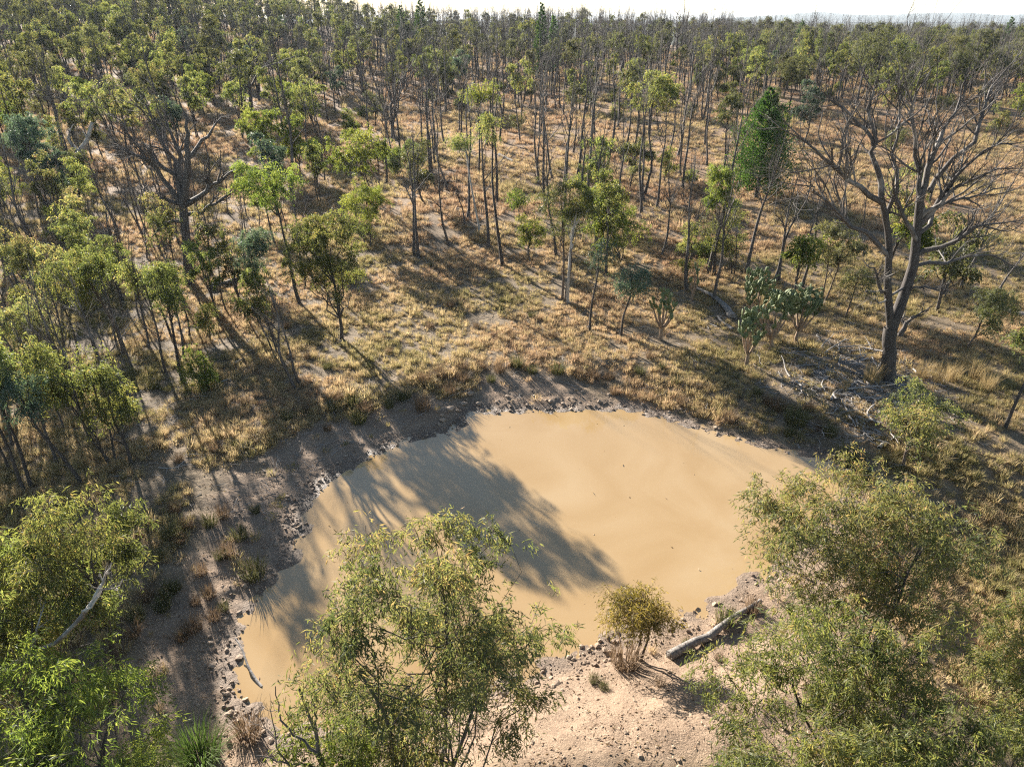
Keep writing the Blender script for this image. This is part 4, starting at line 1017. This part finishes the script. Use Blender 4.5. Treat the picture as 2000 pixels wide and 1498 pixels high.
# ------------------------------------------------------------------ cacti: trunk, arms and one object for each pad
import bmesh
def pad_mesh():
    bm = bmesh.new(); bmesh.ops.create_icosphere(bm, subdivisions=2, radius=1)
    for v in bm.verts:
        z = v.co.z; w = .62 + .38*min(1, (z+1)/1.1)
        v.co.x *= .52*w; v.co.y *= .13; v.co.z = z + 1
    for f in bm.faces: f.smooth = True
    me = bpy.data.meshes.new('pad'); bm.to_mesh(me); bm.free(); me.materials.append(M['pad']); return me
PAD = pad_mesh()
from mathutils import Vector, Matrix, Euler
def cactus(u, v, vt, hw, narm, npad, label, rng):
    p, mpp = frame_at(u, v); h = height_to(p, vt); R = hw*mpp; USED.append((p[0], p[1]))
    root = thing('tree_cactus', label, 'cactus', tuple(p)); Wc = Wood()
    fork = h*rng.uniform(.18, .26); r0 = .075 + .009*h
    Wc.tube(resample([(0, 0, -.1), (rng.normal()*.05, 0, fork*.5), (0, 0, fork)], 5), np.linspace(r0*1.25, r0*.95, 5), 8)
    ends = []
    for i in range(narm):
        a = i*6.28/narm + rng.uniform(-.3, .3); k = rng.uniform(.45, .85)
        e = np.array([math.cos(a)*R*k, math.sin(a)*R*k, h*rng.uniform(.40, .58)])
        m = np.array([e[0]*.55, e[1]*.55, fork + (e[2]-fork)*.35])
        Wc.tube(resample([(0, 0, fork*.9), m, e], 6), np.linspace(r0*.75, r0*.45, 6), 6); ends.append((e, unit(e-m)))
    ends.append((np.array([0, 0, h*.62]), np.array([0, 0, 1.]))); Wc.tube(resample([(0, 0, fork*.9), (0.02, 0, h*.62)], 4), np.linspace(r0*.8, r0*.5, 4), 6)
    obj('trunk', Wc.mesh('cactus_trunk', M['ctrunk']), root)
    tips = list(ends); made = 0; i = 0
    while made < npad and i < 900:
        e, d = tips[i % len(tips)] if i < len(ends)*3 else tips[rng.integers(len(tips))]; i += 1
        dv = unit(d + rng.normal(size=3)*.48 + np.array([0, 0, .30])); L = rng.uniform(.16, .25)
        top = e + dv*2*L
        if top[2] > h or math.hypot(top[0], top[1]) > R*1.1 or top[2] < h*.40: continue
        o = obj('pad', PAD, root); o.location = tuple(e - dv*L*.12); o.scale = (L*rng.uniform(.9, 1.15), L, L)
        o.rotation_mode = 'QUATERNION'
        o.rotation_quaternion = Vector(dv).to_track_quat('Z', 'Y') @ Euler((0, 0, rng.uniform(0, 6.28))).to_quaternion()
        tips.append((top - dv*L*.25, dv)); made += 1
rng = np.random.default_rng(61)
for (u, v, vt, hw, na_, npd, lab) in [(1457,715,600,25,5,130,'tree cactus with slender brown trunk foremost in the cactus clump'),
     (1502,685,563,31,7,220,'full-headed tree cactus in the middle of the cactus clump'),
     (1555,671,556,30,7,220,'tree cactus with a domed head at the great dead tree side of the clump'),
     (1470,648,520,32,7,190,'tall tree cactus with an open ragged head at the back of the clump'),
     (1290,663,556,26,6,60,'lone sparse tree cactus with several upright brown stems and few pads'),
     (1352,588,510,10,2,12,'small thin cactus with a few upright stems behind the white log')]:
    cactus(u, v, vt, hw, na_, npd, lab, rng)

# ------------------------------------------------------------------ logs, fallen branches, stones
def log(px, ra, rb, label, mat='log', hollow=True, name='fallen_log'):
    P_ = [at(u, v) for u, v in px]; ra_, rb_ = ra, rb
    c = P_[0]; pts = resample([q - c + np.array([0, 0, ra*.75]) for q in P_], 9); pts[1:-1] += rng.normal(size=(7, 3))*.03
    root = thing(name, label, 'log', tuple(c)); Wl = Wood(); r = np.linspace(ra, rb, 9)*rng.uniform(.93, 1.07, 9)
    Wl.tube(pts, r, 10)
    obj('bole', Wl.mesh('bole', M[mat]), root)
    We = Wood(); d0 = unit(pts[0]-pts[1]); d1 = unit(pts[-1]-pts[-2])
    We.tube(np.array([pts[0], pts[0]+d0*.002, pts[0]-d0*.12, pts[0]-d0*.13]), np.array([r[0], r[0]*.72, r[0]*.62, .004]), 10)
    obj('broken_end', We.mesh('broken_end', M[mat]), root)
    We = Wood(); We.tube(np.array([pts[-1], pts[-1]+d1*.03, pts[-1]+d1*.04]), np.array([r[-1], r[-1]*.8, .004]), 10)
    obj('broken_end', We.mesh('broken_end', M[mat]), root)
rng = np.random.default_rng(71)
log([(1306,1286),(1395,1240),(1432,1212),(1484,1178)], .17, .07, 'weathered grey log lying on the dirt bank beside the pond')
log([(1432,626),(1412,600),(1392,582),(1360,568)], .26, .10, 'whitened fallen log with a dark hollow butt behind the lone cactus')
log([(1432,645),(1412,632),(1398,620)], .12, .07, 'short pale split log beside the whitened fallen log', name='fallen_log')
log([(412,566),(440,558),(476,548)], .24, .17, 'dark fallen log under the spreading dead gum', 'deaddark')
log([(1950,612),(1975,617),(2005,622)], .26, .22, 'grey fallen log in dry grass near the round-crowned sapling')
log([(1690,572),(1708,575),(1725,572)], .16, .14, 'short grey log just behind the great dead tree')
log([(975,305),(990,312),(1002,318)], .22, .12, 'pale fallen log in dry grass above the clearing')
log([(828,318),(840,312),(848,310)], .14, .10, 'small dark fallen log beside the pale wattles')
log([(860,358),(880,357),(898,355)], .13, .10, 'thin dark fallen log behind the clearing trunks', 'deaddark')
log([(1615,395),(1592,410),(1575,418)], .15, .08, 'fallen grey trunk on dry grass past the cypress')

def stick_mesh(L, r, kinks, nside, rng):
    Wk = Wood(); q = [np.array([0, 0, r])]; d = np.array([1., 0, .03])
    for i in range(kinks):
        d = unit(d + np.array([0, rng.normal()*.32, rng.normal()*.07])); q.append(q[-1] + d*L/kinks)
    q = np.array(q); q[:, 2] = np.abs(q[:, 2]) + r*.4
    q = resample(q, 8); Wk.tube(q, np.linspace(r, r*.35, 8), 5)
    for s in range(nside):
        i = rng.integers(2, 7); a = rng.choice([-1, 1])*rng.uniform(.5, 1.1); dd = unit(q[i]-q[i-1]); dv = np.array([dd[0]*math.cos(a)-dd[1]*math.sin(a), dd[0]*math.sin(a)+dd[1]*math.cos(a), rng.uniform(0, .35)])
        Wk.tube(bend(q[i], q[i] + dv*L*rng.uniform(.2, .4), 4, rng, .08), np.linspace(r*.55, .006, 4), 4)
    return Wk.mesh('fallen_branch', M['stick'])
STK = [stick_mesh(rng.uniform(1.0, 2.4), rng.uniform(.028, .06), 5, rng.integers(0, 4), rng) for _ in range(12)]
def stick(u, v, label, group=None, sc=1.0, rz=None, me=None, name='fallen_branch'):
    p = at(u, v); o = obj(name, me or STK[rng.integers(len(STK))], None, (p[0], p[1], p[2]+.02), rng.uniform(0, 6.28) if rz is None else rz, sc)
    tag(o, label, 'branch', group)
for i in range(170):
    u = 1680 + rng.normal()*80; v = 735 + rng.normal()*48 + (u-1690)*.10
    if v < 625: continue
    stick(u, v, 'grey dead branch in the litter strewn round the great dead tree', 'fallen branches under the great dead tree', rng.uniform(.6, 1.2))
for i in range(26):
    stick(1700 + rng.normal()*28, 850 + rng.normal()*45, 'bleached branch in the heap by the speckled young gum', 'branch heap by the speckled young gum', rng.uniform(.6, 1.1))
TWG = [stick_mesh(rng.uniform(.5, 1.0), rng.uniform(.010, .018), 4, rng.integers(0, 3), rng) for _ in range(6)]
tcl = proto_collection('twig_kinds', TWG)
n = 5200; Yt = 24 + 60*rng.random(n)**1.2; Xt = rng.uniform(-.75, .75, n)*Yt; Zt, Dt = ground_full(Xt, Yt); kt = Dt > .9; Xt, Yt, Zt = Xt[kt], Yt[kt], Zt[kt]
ex = rng.normal(size=(900, 2))*np.array([3.2, 2.4]) + at(1685,745)[:2]; Xt = np.concatenate([Xt, ex[:, 0]]); Yt = np.concatenate([Yt, ex[:, 1]]); Zt = ground_full(Xt, Yt)[0]; n = len(Xt); st_ = rng.uniform(.6, 1.4, n)
scatter('twig_litter', np.stack([Xt, Yt, Zt+.02], 1), np.stack([rng.normal(0, .1, n), rng.normal(0, .1, n), rng.uniform(0, 6.28, n)], 1), np.stack([st_]*3, 1), rng.integers(0, 6, n), np.zeros(n), tcl)
BIG = [stick_mesh(3.2, .10, 6, 4, rng), stick_mesh(2.6, .07, 6, 5, rng)]
stick(1715,880,'thick bleached branch on top of the heap by the speckled young gum', None, 1.0, 1.45, BIG[0]); stick(1560,905,'dark crooked branch reaching into the pond corner', None, .8, .5, BIG[1])
for (u, v, rz, lab) in [(455,712,1.0,'straight white stick in grass beside the small yellow-green young gum'), (428,752,1.1,'white broken stick below another white stick in the grass'), (1400,640,2.6,'thin grey branch by the short split log'),
                        (1880,808,2.95,'long dark fallen branch in grass past the speckled young gum'), (310,915,.2,'dark curved branch fallen below the narrow bank gum'),(512,1346,2.5,'small pale stick floating in the pond')]:
    stick(u, v, lab, None, 1.0, rz)
for i in range(45):
    u = rng.uniform(300, 1950); v = rng.uniform(520, 760)
    stick(u, v, 'small twiggy branch lying in the dry grass', 'twigs in the dry grass', rng.uniform(.35, .7))
ROCK = [stone_mesh('rock', M['stone'], rng) for _ in range(5)]
for (u, v, s_) in [(918,770,.28),(905,790,.22),(880,800,.25),(935,790,.18),(1045,775,.16),(1190,772,.14),(1170,785,.16),(1330,800,.13),(1255,790,.12),(990,775,.15),(1075,785,.15),(1120,778,.13),(1100,790,.14),(865,822,.2),(1150,792,.13),(1030,792,.14)]:
    p = at(u, v); o = obj('rock', ROCK[rng.integers(5)], None, (p[0], p[1], p[2]+s_*.2), rng.uniform(0, 6.28), s_)
    tag(o, 'brown stone on the far muddy shore under the eroded bank', 'rock', 'stones on the far shore')
for (u, v, s_) in [(1168,1262,.13),(1150,1270,.10),(1180,1270,.12),(1120,1288,.11),(1172,1252,.09)]:
    p = at(u, v); o = obj('rock', ROCK[rng.integers(5)], None, (p[0], p[1], p[2]+s_*.2), rng.uniform(0, 6.28), s_)
    tag(o, 'pale stone on the near water edge beside the golden shrub', 'rock', 'stones on the near shore')

# ------------------------------------------------------------------ the air
HAZE = True
if HAZE:
    bm = bmesh.new(); bmesh.ops.create_cube(bm, size=1)
    me = bpy.data.meshes.new('haze'); bm.to_mesh(me); bm.free()
    m, n, l, b = new_mat('haze'); n.remove(b)
    v = n.new('ShaderNodeVolumePrincipled'); v.inputs['Density'].default_value = .00006; v.inputs['Color'].default_value = (.72, .82, .95, 1); v.inputs['Anisotropy'].default_value = .25
    l.new(v.outputs[0], n['Material Output'].inputs['Volume']); me.materials.append(m)
    hz = obj('haze', me); hz.scale = (32600, 24800, 130); hz.location = (0, 12000, 58); hz['kind'] = 'stuff'
